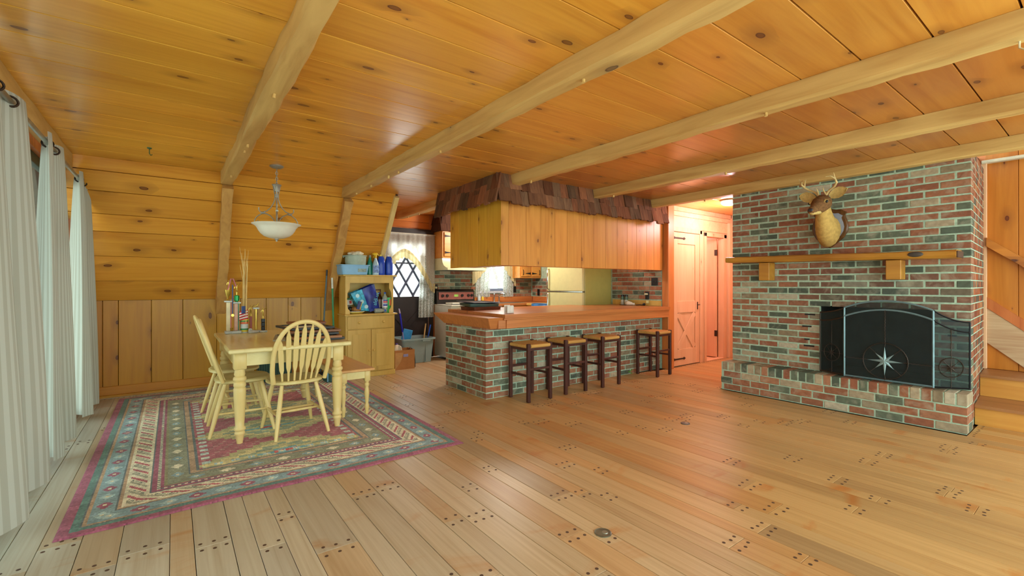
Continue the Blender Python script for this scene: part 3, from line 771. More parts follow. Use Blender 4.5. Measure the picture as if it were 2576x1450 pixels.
# ---- hanging cabinet over the bar
UX0, UX1, UY0, UY1, UZ0, UZ1 = 2.89, 5.825, 4.08, 5.22, 1.465, 2.198
uc = thing('hanging_cabinet', 'knotty pine cabinet hanging from the ceiling above the bar', 'cabinet', (4.3, 4.2, UZ0))
MB().box(UX0+.02, UX1, UY0+.02, UY0+.36, UZ0+.012, UZ1).box(UX0+.02, UX0+.38, UY0+.36, UY1, UZ0+.012, UZ1).obj('carcass', PINE_CAB, uc)
xs = [UX0]; 
for wv in (.10, .235, .205, .21, .19, .235, .20, .225, .215, .20, .19, .21, .16, .2): xs.append(xs[-1]+wv)
sc_ = (UX1-UX0)/(xs[-1]-UX0); xs = [UX0+(q-UX0)*sc_ for q in xs]
RV = Euler((PI/2, PI/2, 0)).to_matrix()
for a, b in zip(xs[:-1], xs[1:]):
    t = (a-UX0)/(UX1-UX0)
    board('pine_plank', UZ1-UZ0, b-a-.003, .02, ((a+b)/2, UY0+.01, (UZ0+UZ1)/2), RV, PINE_CAB, uc, tint((1.0, .96-.08*t, .86), .05), .002)
ys = [UY0, 4.33, 4.56, 4.78, 5.0, UY1]
RX = Euler((PI/2, PI/2, -PI/2)).to_matrix()
for a, b in zip(ys[:-1], ys[1:]):
    board('pine_plank', UZ1-UZ0, b-a-.003, .02, (UX0+.01, (a+b)/2, (UZ0+UZ1)/2), RX, PINE_CAB, uc, tint((1.02, 1.18, .62), .04), .002)

# ---- shingled hood: two courses of split cedar shakes
hd_ = thing('shingled_hood', 'brown cedar shake canopy between the ceiling and the hanging cabinet', 'shingle canopy', (4.2, 4.1, 2.15))
MB().box(2.83, 5.80, 4.0, 4.40, 2.20, ZC-.002).box(2.83, 3.2, 4.40, 5.30, 2.20, ZC-.002).obj('backing', plain('dark_board', S(60, 40, 30), .9), hd_)
_sk = {}
def shake(w_, h_, loc, rz, tilt, parent, col, lean=0):
    k = (round(w_, 2), round(h_, 2))
    if k not in _sk:
        m = MB(); ww, hh = k; n = 4; rr = random.Random(int(ww*1000))
        top = [(-ww/2, 0), (ww/2, 0)]
        V = []; 
        bo = [rr.uniform(-.006, .006) for _ in range(n+1)]; th = [rr.uniform(.020, .034)]*(n+1)
        Fc = []
        for i in range(n+1):
            u = -ww/2+ww*i/n
            V += [(u, 0, hh/2), (u, -.005, hh/2), (u, 0, -hh/2+bo[i]), (u, -th[i], -hh/2+bo[i])]
        for i in range(n):
            a, b = 4*i, 4*(i+1)
            Fc += [(a+1, b+1, b+3, a+3), (a+3, b+3, b+2, a+2), (a, a+2, b+2, b), (a, b, b+1, a+1)]
        Fc += [(0, 1, 3, 2), (4*n, 4*n+2, 4*n+3, 4*n+1)]
        me = m.add(V, Fc).mesh('shake'); me.materials.append(SHAKE); _sk[k] = me
    o = bpy.data.objects.new('shake', _sk[k]); o.location = loc; o.rotation_euler = Euler((tilt, lean, rz), 'XYZ'); o.color = col
    return link(o, parent)
def shake_col(r):
    k = r.uniform(.6, 1.45); q = r.random()
    c = (1.0, .9, .85) if q < .45 else ((1.05, .8, .7) if q < .75 else (.85, .92, .95))
    return (c[0]*k, c[1]*k, c[2]*k, 1)
rng = random.Random(19)
for course, (zc, hh, yo, tl) in enumerate(((2.235, .21, 3.958, -.13), (2.372, .19, 3.985, -.10))):
    x = 2.755
    while x < 5.74:
        w_ = rng.choice([.07, .09, .11, .12, .14, .16]); w_ = min(w_, 5.76-x)
        if w_ < .03: break
        shake(w_-.004, hh, (x+w_/2, yo+rng.uniform(-.006, .006), zc+rng.uniform(-.016, .016)), 0, tl+rng.uniform(-.05, .05), hd_, shake_col(rng), rng.uniform(-.03, .03)); x += w_
    y = 3.94
    while y < 5.33:
        w_ = rng.choice([.09, .11, .12, .14, .16]); w_ = min(w_, 5.36-y)
        if w_ < .03: break
        shake(w_-.004, hh, (2.788-(.03 if course == 0 else .0)+rng.uniform(-.006, .006), y+w_/2, zc+rng.uniform(-.016, .016)), -PI/2, tl+rng.uniform(-.05, .05), hd_, shake_col(rng), rng.uniform(-.03, .03)); y += w_

# ---- brick facing on the kitchen side wall and back wall (thin brick behind the counters)
kr = bpy.data.objects['wall_kitchen_right']; rng = random.Random(55)
def facing(parent, axis, u0, u1, z0, z1, plane, skip=()):
    k = 0; z = z0
    while z < z1-.02:
        u = u0-(.1 if k % 2 else 0)
        while u < u1-.01:
            a, b = max(u, u0), min(u+.2, u1)
            zz = min(z+.058, z1)
            if b-a > .03 and not any(s[0] < (a+b)/2 < s[1] and s[2] < (z+zz)/2 < s[3] for s in skip):
                c = tuple(q*1.0 for q in brickcol(rng)[:3])+(1,)
                if axis == 'y': board('brick', b-a, zz-z, .012, (plane-.004, (a+b)/2, (z+zz)/2), Euler((PI/2, 0, -PI/2)).to_matrix(), BRICK, parent, c, .003)
                else: board('brick', b-a, zz-z, .012, ((a+b)/2, plane-.004, (z+zz)/2), Euler((PI/2, 0, 0)).to_matrix(), BRICK, parent, c, .003)
            u += .211
        z += .0695; k += 1
facing(kr, 'y', 4.115, 5.06, 1.03, 1.56, XW)
facing(kr, 'y', 4.115, 4.14, .02, .76, XW)
facing(kr, 'y', 6.0, 7.15, 1.04, 1.38, XW)
mb_ = MB().box(3.64, WX0, YB-.003, YB-.0005, .9, 1.52).box(WX1, XW, YB-.003, YB-.0005, .9, 1.52).box(WX0, WX1, YB-.003, YB-.0005, .9, WZ0).obj('mortar_bed', MORTAR, bpy.data.objects['wall_kitchen'])
facing(bpy.data.objects['wall_kitchen'], 'x', 3.66, XW-.01, .95, 1.5, YB-.004, [(4.55, 5.32, 1.05, 2.0)])
# backsplash board, switch, outlets
struct(MB().box(XW-.022, XW-.001, 4.115, 5.04, .931, 1.012, .003).obj('trim_13', HUTCHW))
struct(MB().box(4.45, XW-.02, YB-.03, YB-.008, .915, 1.02, .003).box(XW-.03, XW-.008, 6.0, YB-.03, .915, 1.02, .003).obj('trim_14', COUNTER))
def plate(name, label, loc, sy, sz, extra=None, axis='x'):
    t = thing(name, label, 'wall plate', loc)
    if axis == 'x': MB().box(loc[0]-.006, loc[0], loc[1]-sy/2, loc[1]+sy/2, loc[2]-sz/2, loc[2]+sz/2, .002).obj('cover', BLACK, t)
    else: MB().box(loc[0]-sy/2, loc[0]+sy/2, loc[1]-.006, loc[1], loc[2]-sz/2, loc[2]+sz/2, .002).obj('cover', BLACK, t)
    if extra: extra(t, loc)
    return t
def toggles(t, l):
    for d in (-.023, .023): MB().box(l[0]-.014, l[0]-.004, l[1]+d-.005, l[1]+d+.005, l[2]-.01, l[2]+.01, .002).obj('toggle', BLACK, t)
def sockets(t, l):
    MB().box(l[0]-.03, l[0]-.005, l[1]-.02, l[1]+.035, l[2]+.01, l[2]+.036, .004).obj('plug_adapter', CREAM, t)
    MB().box(l[0]-.009, l[0]-.005, l[1]-.015, l[1]+.015, l[2]-.045, l[2]-.012, .002).obj('socket', BLACK, t)
plate('light_switch', 'black double switch plate on the brick beside the wooden post', (XW-.011, 4.228, 1.297), .115, .118, toggles)
plate('wall_outlet', 'black outlet with a pale plug adapter on the brick above the shakers', (XW-.011, 4.362, 1.085), .07, .118, sockets)
plate('wall_outlet', 'black outlet on the brick between the stove and the door', (3.60+.09, YB-.011, 1.20), .075, .12, lambda t, l: MB().lathe([(.001, -.02), (.019, -.02), (.02, -.004)], l, 14, 1).obj('timer_dial', CREAM, t, 40), 'y')
plate('wall_outlet', 'black outlet on the brick right of the kitchen window', (5.42, YB-.011, 1.16), .07, .118, None, 'y')
plate('wall_outlet', 'narrow black outlet in the brick corner beside the refrigerator', (XW-.011, 6.95, 1.10), .07, .13, None)

# ---- back door with diamond lattice
d1 = struct(MB().box(DX0+.005, DX1-.005, YB+.01, YB+.05, .01, 1.05, .004).box(DX0+.005, DX0+.12, YB+.01, YB+.05, 1.05, 2.09).box(DX1-.12, DX1-.005, YB+.01, YB+.05, 1.05, 2.09).box(DX0+.12, DX1-.12, YB+.01, YB+.05, 1.93, 2.09).obj('door_1', DKB))
MB().box(DX0+.12, DX1-.12, YB+.026, YB+.032, 1.05, 1.93).obj('pane', GLASS, d1)
FRM = plain('grey_blue_lattice', S(84, 92, 118), .5)
lw = DX1-DX0-.24; lx0 = DX0+.12; lh = .88; lz0 = 1.05
for s in (1, -1):
    for o_ in (-.62, -.18, .26, .70, 1.14):
        # bars at a steep slope, clipped to the pane
        pts = []
        for t in (0, 1):
            u = o_*lw+t*lw*.9; 
            pts.append((u, t*lh))
        (u0, z0), (u1, z1) = pts; q0, q1 = 0, 1
        du = u1-u0
        if u0 < 0: q0 = -u0/du
        if u1 > lw: q1 = (lw-u0)/du
        if q1-q0 < .08: continue
        a = (u0+du*q0, z0+(z1-z0)*q0); b = (u0+du*q1, z0+(z1-z0)*q1)
        f = (lambda u: lx0+u) if s == 1 else (lambda u: lx0+lw-u)
        MB().tube([(f(a[0]), YB+.02, lz0+a[1]), (f(b[0]), YB+.02, lz0+b[1])], .021, 4).obj('lattice_bar', FRM, d1)
MB().box(lx0, lx0+lw, YB+.012, YB+.03, 1.60, 1.63).obj('rail', FRM, d1)
MB().obox((3.15, YB+.006, .55), (.9, .012, .09), (0, -PI/4, 0), .003).obj('brace', DKB, d1)
MB().obox((3.15, YB+.004, .55), (.9, .012, .09), (0, PI/4, 0), .003).obj('brace', DKB, d1)
MB().ell((3.47, YB-.02, .98), .028).obj('door_knob', RUSTIRON, d1, 60)
LACE = cloth('cream_lace', S(238, 236, 226), S(226, 222, 208), trans=.6); CREAMC = cloth('cream_ruffle', S(232, 222, 176), S(222, 208, 158), trans=.4)
FLOR = cloth('floral_lace', S(234, 238, 236), S(176, 184, 170), trans=.45)
dc = thing('door_curtain', 'white lace curtain with an arched ruffle over the back door', 'curtain', (3.15, YB-.06, 2.1))
def dcb(u):     # lower edge of the arched valance
    return 1.80-1.15*abs(u-.42)**1.7*1.6
def dfn(u, v):
    x = 2.68+u*.97; zt = 2.11; zb = max(dcb(u), 1.22); z = zt+(zb-zt)*v
    return (x, YB-.055+.008*math.sin(u*70)*(.4+v)+.006*math.sin(u*31), z+.008*math.sin(u*60)*v)
MB().grid(dfn, 90, 10).obj('valance', LACE, dc, 80)
def ruf(u, v):
    x = 2.68+u*.97; zb = max(dcb(u), 1.22); return (x, YB-.07+.018*math.sin(u*95)*(.3+v), zb+.05-.15*v+.012*math.sin(u*95)*v)
MB().grid(ruf, 110, 5).obj('ruffle', CREAMC, dc, 80)
def pan(x0, x1, zt, zb, y0, amp=.016, k=9): return lambda u, v: (x0+u*(x1-x0)+.01*math.sin(v*5), y0+amp*math.sin(u*k*2*PI/2)*(.6+.4*v), zt+(zb-zt)*v)
MB().grid(pan(3.36, 3.645, 1.75, .69, YB-.045), 40, 12).obj('side_panel', FLOR, dc, 80)
MB().grid(pan(2.66, 2.86, 1.75, .95, YB-.045), 30, 12).obj('side_panel', FLOR, dc, 80)
MB().tube([(2.64, YB-.05, 2.11), (3.68, YB-.05, 2.11)], .009, 8).obj('rod', WHITE, dc, 60)
# ---- kitchen window
wk = struct(MB().box(WX0, WX1, YB+.01, YB+.07, WZ0, WZ0+.05, .004).box(WX0, WX1, YB+.01, YB+.07, WZ1-.05, WZ1, .004).box(WX0, WX0+.045, YB+.01, YB+.07, WZ0, WZ1, .004).box(WX1-.045, WX1, YB+.01, YB+.07, WZ0, WZ1, .004).obj('window_4', plain('blue_grey_sash', S(120, 134, 160), .5)))
MB().box(WX0+.04, WX1-.04, YB+.035, YB+.04, WZ0+.04, WZ1-.04).obj('pane', GLASS, wk)
struct(MB().box(WX0-.05, WX1+.05, YB-.04, YB+.02, WZ0-.04, WZ0, .004).obj('trim_15', plain('pale_sill', S(190, 196, 206), .5)))
def wcurt(x0, x1, label, cx0, cx1):
    t = thing('window_curtain', label, 'curtain', ((x0+x1)/2, YB-.05, 1.9), 'kitchen window curtains')
    MB().grid(pan(x0, x1, 1.98, 1.02, YB-.045, .018, 7), 36, 10).obj('panel', FLOR, t, 80)
    MB().grid(lambda u, v: (cx0+u*(cx1-cx0), YB-.075+.02*math.sin(u*20)*v, 1.98+(1.22+.33*(u if cx1 > cx0 else u)-1.98)*v), 30, 8).obj('swag', CREAMC, t, 80)
    return t
wcurt(4.50, 4.82, 'lace curtain hanging left of the kitchen window', 4.40, 4.72)
wcurt(5.12, 5.37, 'lace curtain hanging right of the kitchen window', 5.40, 5.14)

# ---- stove
SX0, SX1, SY0, SY1 = 3.66, 4.42, 6.56, 7.18
sv = thing('kitchen_stove', 'white electric stove with a dark control panel behind the bar', 'stove', (4.04, 6.87, 0))
MB().box(SX0, SX1, SY0+.03, SY1, .03, .895, .006).obj('body', WHITE, sv)
MB().box(SX0-.004, SX1+.004, SY0, SY1, .896, .915, .005).obj('cooktop', WHITE, sv)
MB().box(SX0+.03, SX1-.03, SY0, SY0+.03, .25, .72, .006).obj('oven_door', WHITE, sv)
MB().tube([(SX0+.1, SY0-.03, .70), (SX1-.1, SY0-.03, .70)], .012, 8).obj('door_handle', CHROME, sv, 60)
MB().box(SX0+.03, SX1-.03, SY0+.005, SY0+.03, .05, .23, .005).obj('drawer', WHITE, sv)
MB().prism([(SY1-.11, .915), (SY1, .915), (SY1, 1.17), (SY1-.05, 1.17), (SY1-.08, 1.14)], 0, SX0, SX1).obj('backguard', BLACK, sv)
MB().box(SX0+.03, SX1-.03, SY1-.112, SY1-.08, .99, 1.12, .004).obj('control_panel', plain('copper_panel', S(150, 92, 84), .35, .3), sv)
for xx in (.1, .19, .49, .62, .69):
    MB().lathe([(.026, 0), (.024, -.02), (.001, -.022)], (SX0+xx, SY1-.112, 1.06), 14, 1).obj('knob', BLACK, sv, 40)
MB().box(SX0+.33, SX0+.41, SY1-.115, SY1-.11, 1.04, 1.08).obj('clock', plain('green_display', S(150, 200, 90), .4), sv)
for xx, yy, rr in ((.19, .17, .1), (.56, .17, .08), (.19, .42, .08), (.56, .42, .1)):
    MB().lathe([(rr, .0), (rr, .006), (.001, .006)], (SX0+xx, SY0+yy, .915), 24).obj('burner', BLACK, sv, 40)
MB().box(SX0+.1, SX1-.1, SY0+.16, SY0+.40, .922, .945, .004).obj('griddle_cover', WHITE, sv)
# ---- range hood and the cabinet above it
rh = thing('range_hood', 'cream range hood under the small cabinet over the stove', 'range hood', (4.04, 7.0, 1.5))
MB().prism([(YB-.005, 1.50), (YB-.005, 1.705), (6.90, 1.705), (6.885, 1.64), (6.84, 1.58), (6.76, 1.545), (6.70, 1.535), (6.70, 1.50)], 0, SX0, SX1).obj('canopy', CREAM, rh, 30)
MB().box(SX0+.03, SX1-.03, 6.74, YB-.03, 1.495, 1.50).obj('filter', plain('hood_filter', S(120, 124, 120), .5, .5), rh)
rc = thing('wall_cabinet', 'small pine cabinet with black strap hinges above the range hood', 'cabinet', (4.04, 7.0, 1.71))
MB().box(SX0, SX1, 6.89, YB-.005, 1.708, 2.17, .003).obj('body', PINE_CAB, rc)
def strap(parent, x, y, z, ln, dirx, axis='y'):
    # tapering black strap hinge lying on a front facing -Y
    MB().prism([(x, z-.022), (x, z+.022), (x+dirx*.025, z+.014), (x+dirx*ln, z+.003), (x+dirx*ln, z-.003), (x+dirx*.025, z-.014)], 1, y-.006, y).obj('strap_hinge', IRON, parent)
for i in range(2):
    x0 = SX0+.03+i*.36; dd = MB().box(x0, x0+.34, 6.868, 6.889, 1.735, 2.145, .004).obj('door', PINE_CAB, rc)
    xh = x0+.01 if i == 0 else x0+.33
    for z in (1.80, 2.08): strap(dd, xh, 6.868, z, .13, 1 if i == 0 else -1)
    MB().ell((x0+.29 if i == 0 else x0+.05, 6.855, 1.86), .016).obj('knob', PINE_CAB, dd, 60)
sh2 = thing('shingled_hood', 'dark shake canopy above the cabinet over the stove', 'shingle canopy', (4.04, 6.9, 2.17))
MB().box(SX0-.0, SX1, 6.90, YB-.005, 2.175, ZC-.002).obj('backing', plain('dark_board2', S(40, 28, 26), .9), sh2)
rng = random.Random(91)
for zc, hh, yo in ((2.25, .18, 6.85), (2.37, .17, 6.875)):
    x = SX0-.06
    while x < SX1:
        w_ = rng.choice([.09, .11, .13]); shake(w_-.004, hh, (x+w_/2, yo, zc), 0, -.13, sh2, (.45, .4, .45, 1)); x += w_
    y = 6.84
    while y < YB-.04:
        w_ = rng.choice([.09, .11]); w_ = min(w_, YB-.005-y)
        shake(max(.03, w_-.004), hh, (SX0-.045+(zc-2.25)*.2, y+w_/2, zc), -PI/2, -.13, sh2, (.35, .32, .38, 1)); y += w_
# ---- sink counter
sk = thing('sink_counter', 'pine sink cabinet with a wooden worktop under the kitchen window', 'kitchen counter', (5.1, 6.9, 0))
MB().box(4.45, XW-.014, 6.62, YB-.014, .08, .872).obj('cabinet', PINE_CAB, sk)
for i in range(3):
    dd = MB().box(4.48+i*.45, 4.90+i*.45, 6.60, 6.62, .14, .82, .005).obj('door', PINE_CAB, sk); MB().ell((4.86+i*.45, 6.59, .72), .015).obj('knob', IRON, dd, 60)
MB().box(4.43, XW-.014, 6.57, YB-.031, .873, .912, .004).obj('worktop', COUNTER, sk)
MB().box(4.62, 5.28, 6.66, 7.05, .913, .922, .003).obj('sink_rim', CHROME, sk); MB().box(4.66, 5.24, 6.70, 7.0, .917, .924).obj('basin', plain('sink_steel', S(120, 124, 128), .3, .8), sk)
fa = thing('sink_faucet', 'chrome kitchen faucet behind the sink', 'faucet', (4.95, 7.1, .912))
MB().lathe([(.03, 0), (.03, .012), (.014, .02), (.013, .13), (.018, .14), (.016, .17), (.001, .175)], (4.87, 7.1, .913), 14).obj('handle', CHROME, fa, 40)
MB().tube([(4.98, 7.1, .913), (4.98, 7.1, 1.03), (4.985, 7.06, 1.075), (4.99, 6.98, 1.09), (4.99, 6.93, 1.07)], .014, 10).obj('spout', CHROME, fa, 60)
dt = thing('dish_soap', 'small bottle of dish soap with a yellow brush by the sink', 'bottle', (4.52, 7.06, .912))
MB().lathe([(.03, 0), (.032, .01), (.03, .12), (.012, .15), (.012, .17), (.001, .172)], (4.52, 7.08, .913), 14).obj('bottle', plain('clear_soap', S(190, 206, 210), .2), dt, 40)
MB().lathe([(.02, 0), (.024, .09), (.012, .12), (.001, .125)], (4.585, 7.06, .913), 12).obj('brush', plain('yellow_plastic', S(222, 190, 60), .5), dt, 40)
# right-hand run
s2 = thing('side_counter', 'short wooden counter run between refrigerator and corner', 'kitchen counter', (5.5, 6.25, 0))
MB().box(5.25, XW-.014, 5.94, 6.565, .08, .872).obj('cabinet', PINE_CAB, s2); MB().box(5.22, XW-.014, 5.94, 6.565, .873, .912, .004).obj('worktop', HUTCHW, s2)
tw_ = MB().box(5.205, 5.219, 5.97, 6.40, .62, .905, .003).box(5.205, 5.35, 5.97, 6.40, .9125, .918, .002); tag(tw_.obj('dish_towel', plain('blue_cloth', S(60, 130, 200), .9, var=.3, scale=9)), 'blue dish towel hanging over the counter edge beside the refrigerator', 'towel')
up = thing('wall_cabinet', 'pine wall cabinet with paired black hinges right of the kitchen window', 'cabinet', (5.6, 7.0, 1.38))
MB().box(5.32, XW-.002, 6.89, YB-.005, 1.381, 2.15, .003).obj('body', PINE_CAB, up)
for i, (x0, x1) in enumerate(((5.345, 5.57), (5.60, 5.83))):
    dd = MB().box(x0, x1, 6.868, 6.889, 1.41, 2.12, .004).obj('door', PINE_CAB, up)
    for z in (1.47, 2.05): strap(dd, x1-.005 if i == 0 else x0+.005, 6.868, z, .12, -1 if i == 0 else 1)
    xk = x0+.04 if i == 0 else x1-.04
    MB().tube([(xk, 6.868, 1.44), (xk-.01, 6.845, 1.46), (xk-.01, 6.845, 1.52), (xk, 6.868, 1.54)], .006, 6).obj('pull', IRON, dd, 60)
# ---- refrigerator
FX, FYa, FYb, FZ = 5.17, 5.08, 5.93, 1.68
fr = thing('refrigerator', 'cream top-freezer refrigerator with olive side beyond the bar', 'refrigerator', (5.5, 5.5, 0))
MB().box(FX+.06, XW-.005, FYa, FYb, .02, FZ, .008).obj('body', OLIVE, fr)
f1 = MB().box(FX, FX+.056, FYa, FYb, 1.145, FZ, .012).obj('freezer_door', ALMOND, fr); f2 = MB().box(FX, FX+.056, FYa, FYb, .08, 1.13, .012).obj('door', ALMOND, fr)
MB().tube([(FX, FYb-.06, 1.165), (FX-.04, FYb-.06, 1.19), (FX-.04, FYb-.06, 1.50), (FX, FYb-.06, 1.52)], .013, 8).obj('handle', CHROME, f1, 60)
MB().tube([(FX, FYb-.06, 1.115), (FX-.04, FYb-.06, 1.09), (FX-.04, FYb-.06, .62), (FX, FYb-.06, .6)], .013, 8).obj('handle', CHROME, f2, 60)
MB().box(FX-.004, FX+.05, FYa-.001, FYb+.001, 1.131, 1.144).obj('trim_strip', CHROME, fr)
MB().box(FX-.003, FX+.001, FYb-.22, FYb-.17, 1.56, 1.575).obj('badge', CHROME, f1)

# ---- hall: closet door with X brace, doorway with an open door, ceiling light
d2 = struct(MB().box(6.062, 6.765, YH+.012, YH+.045, .012, 2.055).obj('door_2', HALLP))
def dboard(x0, x1, z0, z1): return MB().box(x0, x1, YH-.004, YH+.012, z0, z1, .003).obj('rail', HALLP, d2)
for a in ((6.062, 6.17, .012, 2.055), (6.65, 6.765, .012, 2.055)): MB().box(a[0], a[1], YH-.006, YH+.012, a[2], a[3], .003).obj('stile', HALLP, d2)
dboard(6.17, 6.65, 1.88, 2.055); dboard(6.17, 6.65, .82, 1.0); dboard(6.17, 6.65, .012, .26)
for s in (1, -1):
    ang = math.atan2(.56, .48)*s
    MB().obox((6.41, YH+.004+.001*s, .54), (.70, .014, .085), (0, ang, 0), .003).obj('brace', HALLP, d2)
MB().box(6.17, 6.65, YH+.010, YH+.014, 1.0, 1.88).obj('panel', HALLP, d2)
for z in (1.965, .115):
    MB().prism([(6.075, z-.02), (6.075, z+.02), (6.11, z+.012), (6.31, z+.010), (6.335, z+.022), (6.375, z), (6.335, z-.022), (6.31, z-.010), (6.11, z-.012)], 1, YH-.012, YH-.006).obj('strap_hinge', RUSTIRON, d2)
MB().box(6.695, 6.72, YH-.012, YH-.006, .86, .98, .002).tube([(6.705, YH-.01, .93), (6.705, YH-.05, .935), (6.66, YH-.055, .935)], .007, 6).obj('latch', RUSTIRON, d2)
d3 = struct(MB().box(7.455, 7.495, YH+.10, YH+.82, .015, 2.03, .003).obj('door_3', HALLP))
for z in (.42, 1.80): MB().box(7.45, 7.47, YH+.085, YH+.13, z-.05, z+.05, .002).obj('hinge', RUSTIRON, d3)
hl = thing('hall_ceiling_light', 'round ceiling light in the hallway', 'ceiling light', (6.32, 3.33, 2.45))
MB().lathe([(.001, 0), (.12, 0), (.125, -.012), (.11, -.02)], (6.32, 3.33, ZC), 28).obj('base', plain('brass_base', S(200, 190, 150), .4, .4), hl, 40)
MB().lathe([(.11, -.02), (.108, -.045), (.085, -.065), (.04, -.075), (.001, -.077)], (6.32, 3.33, ZC), 28).obj('diffuser', plain('lit_diffuser', S(240, 232, 224), .4, emit=((1, .85, .75, 1), 3.0)), hl, 50)
lp = bpy.data.lights.new('hall_light', 'POINT'); lp.energy = 27; lp.color = (1, .74, .80); lp.shadow_soft_size = .12
lo = bpy.data.objects.new('hall_light', lp); COL.objects.link(lo); lo.location = (6.55, 3.4, 2.22)
lp2 = bpy.data.lights.new('side_room_light', 'POINT'); lp2.energy = 9; lp2.color = (1, .76, .8); lp2.shadow_soft_size = .1
lo2 = bpy.data.objects.new('side_room_light', lp2); COL.objects.link(lo2); lo2.location = (7.0, 4.9, 2.1)

kl = thing('kitchen_fill_fixture', 'added round fill light on the kitchen ceiling behind the hanging cabinet', 'ceiling light', (4.45, 5.9, 2.45))  # unseen fixture and lamp added to brighten the kitchen
MB().lathe([(.001, 0), (.15, 0), (.155, -.012), (.14, -.02)], (4.45, 5.9, ZC), 28).obj('base', bpy.data.materials['brass_base'], kl, 40)
MB().lathe([(.14, -.02), (.135, -.05), (.10, -.075), (.04, -.088), (.001, -.09)], (4.45, 5.9, ZC), 28).obj('diffuser', plain('lit_kitchen_diffuser', S(240, 238, 230), .4, emit=((1, .95, .86, 1), 3.0)), kl, 50)
lp3 = bpy.data.lights.new('kitchen_fill_lamp', 'POINT'); lp3.energy = 36; lp3.color = (1, .95, .85); lp3.shadow_soft_size = .15
lo3 = bpy.data.objects.new('kitchen_fill_lamp', lp3); COL.objects.link(lo3); lo3.location = (4.35, 6.0, 2.2)

# ================================================================== FURNITURE
# ---- bar stools
RUSH = wood('woven_rush', S(214, 168, 92), S(160, 112, 52), ax=0, rough=.85, fine=90, bump=1.0)
def make_stool():
    t = thing('bar_stool', '', 'stool', (0, 0, 0), 'bar stools at the brick bar')
    h = .155
    for sx in (-1, 1):
        for sy in (-1, 1):
            MB().box(sx*h-.019, sx*h+.019, sy*h-.019, sy*h+.019, 0, .622, .005).obj('leg', STOOLW, t)
    for s in (-1, 1):
        MB().box(-h, h, s*h-.012, s*h+.012, .545, .585, .003).obj('seat_rail', STOOLW, t); MB().box(s*h-.012, s*h+.012, -h, h, .545, .585, .003).obj('seat_rail', STOOLW, t)
        MB().box(-h, h, s*h-.009, s*h+.009, .335, .360, .003).obj('stretcher', STOOLW, t); MB().box(s*h-.009, s*h+.009, -h, h, .265, .290, .003).obj('stretcher', STOOLW, t)
    st_ = MB()
    # rush seat: four triangular fields dipping to the middle, corded rolls round the rails
    n = 12
    def fn(u, v):
        x, y = (u-.5)*2, (v-.5)*2; m = max(abs(x), abs(y))
        return (x*.158, y*.158, .612-.012*(1-m)-(.012 if m > .95 else 0)+.0018*math.sin(40*min(abs(x), 1) if abs(y) > abs(x) else 40*abs(y)))
    st_.grid(fn, 32, 32).obj('rush_seat', RUSH, t, 60)
    rl = MB()
    for s in (-1, 1):
        rl.tube([(-.136, s*.163, .594), (.136, s*.163, .594)], .020, 10, (1, 1)); rl.tube([(s*.163, -.136, .594), (s*.163, .136, .594)], .020, 10)
    rl.obj('rush_rolls', RUSH, t, 60)
    return t
stool = make_stool()
SP = [(3.175, 3.968, 0.02, 'rush-seated wooden bar stool nearest the end of the bar'), (3.745, 3.985, -.03, 'second bar stool from the near end of the brick bar'),
      (4.34, 3.985, .03, 'third bar stool from the near end of the brick bar'), (5.40, 3.97, .06, 'lone bar stool beside the wooden post at the far end of the bar')]
for i, (x, y, a, lb) in enumerate(SP):
    o = stool if i == 0 else copy_tree(stool)
    o.location = (x, y-.045, 0); o.rotation_euler = (0, 0, a); o['label'] = lb

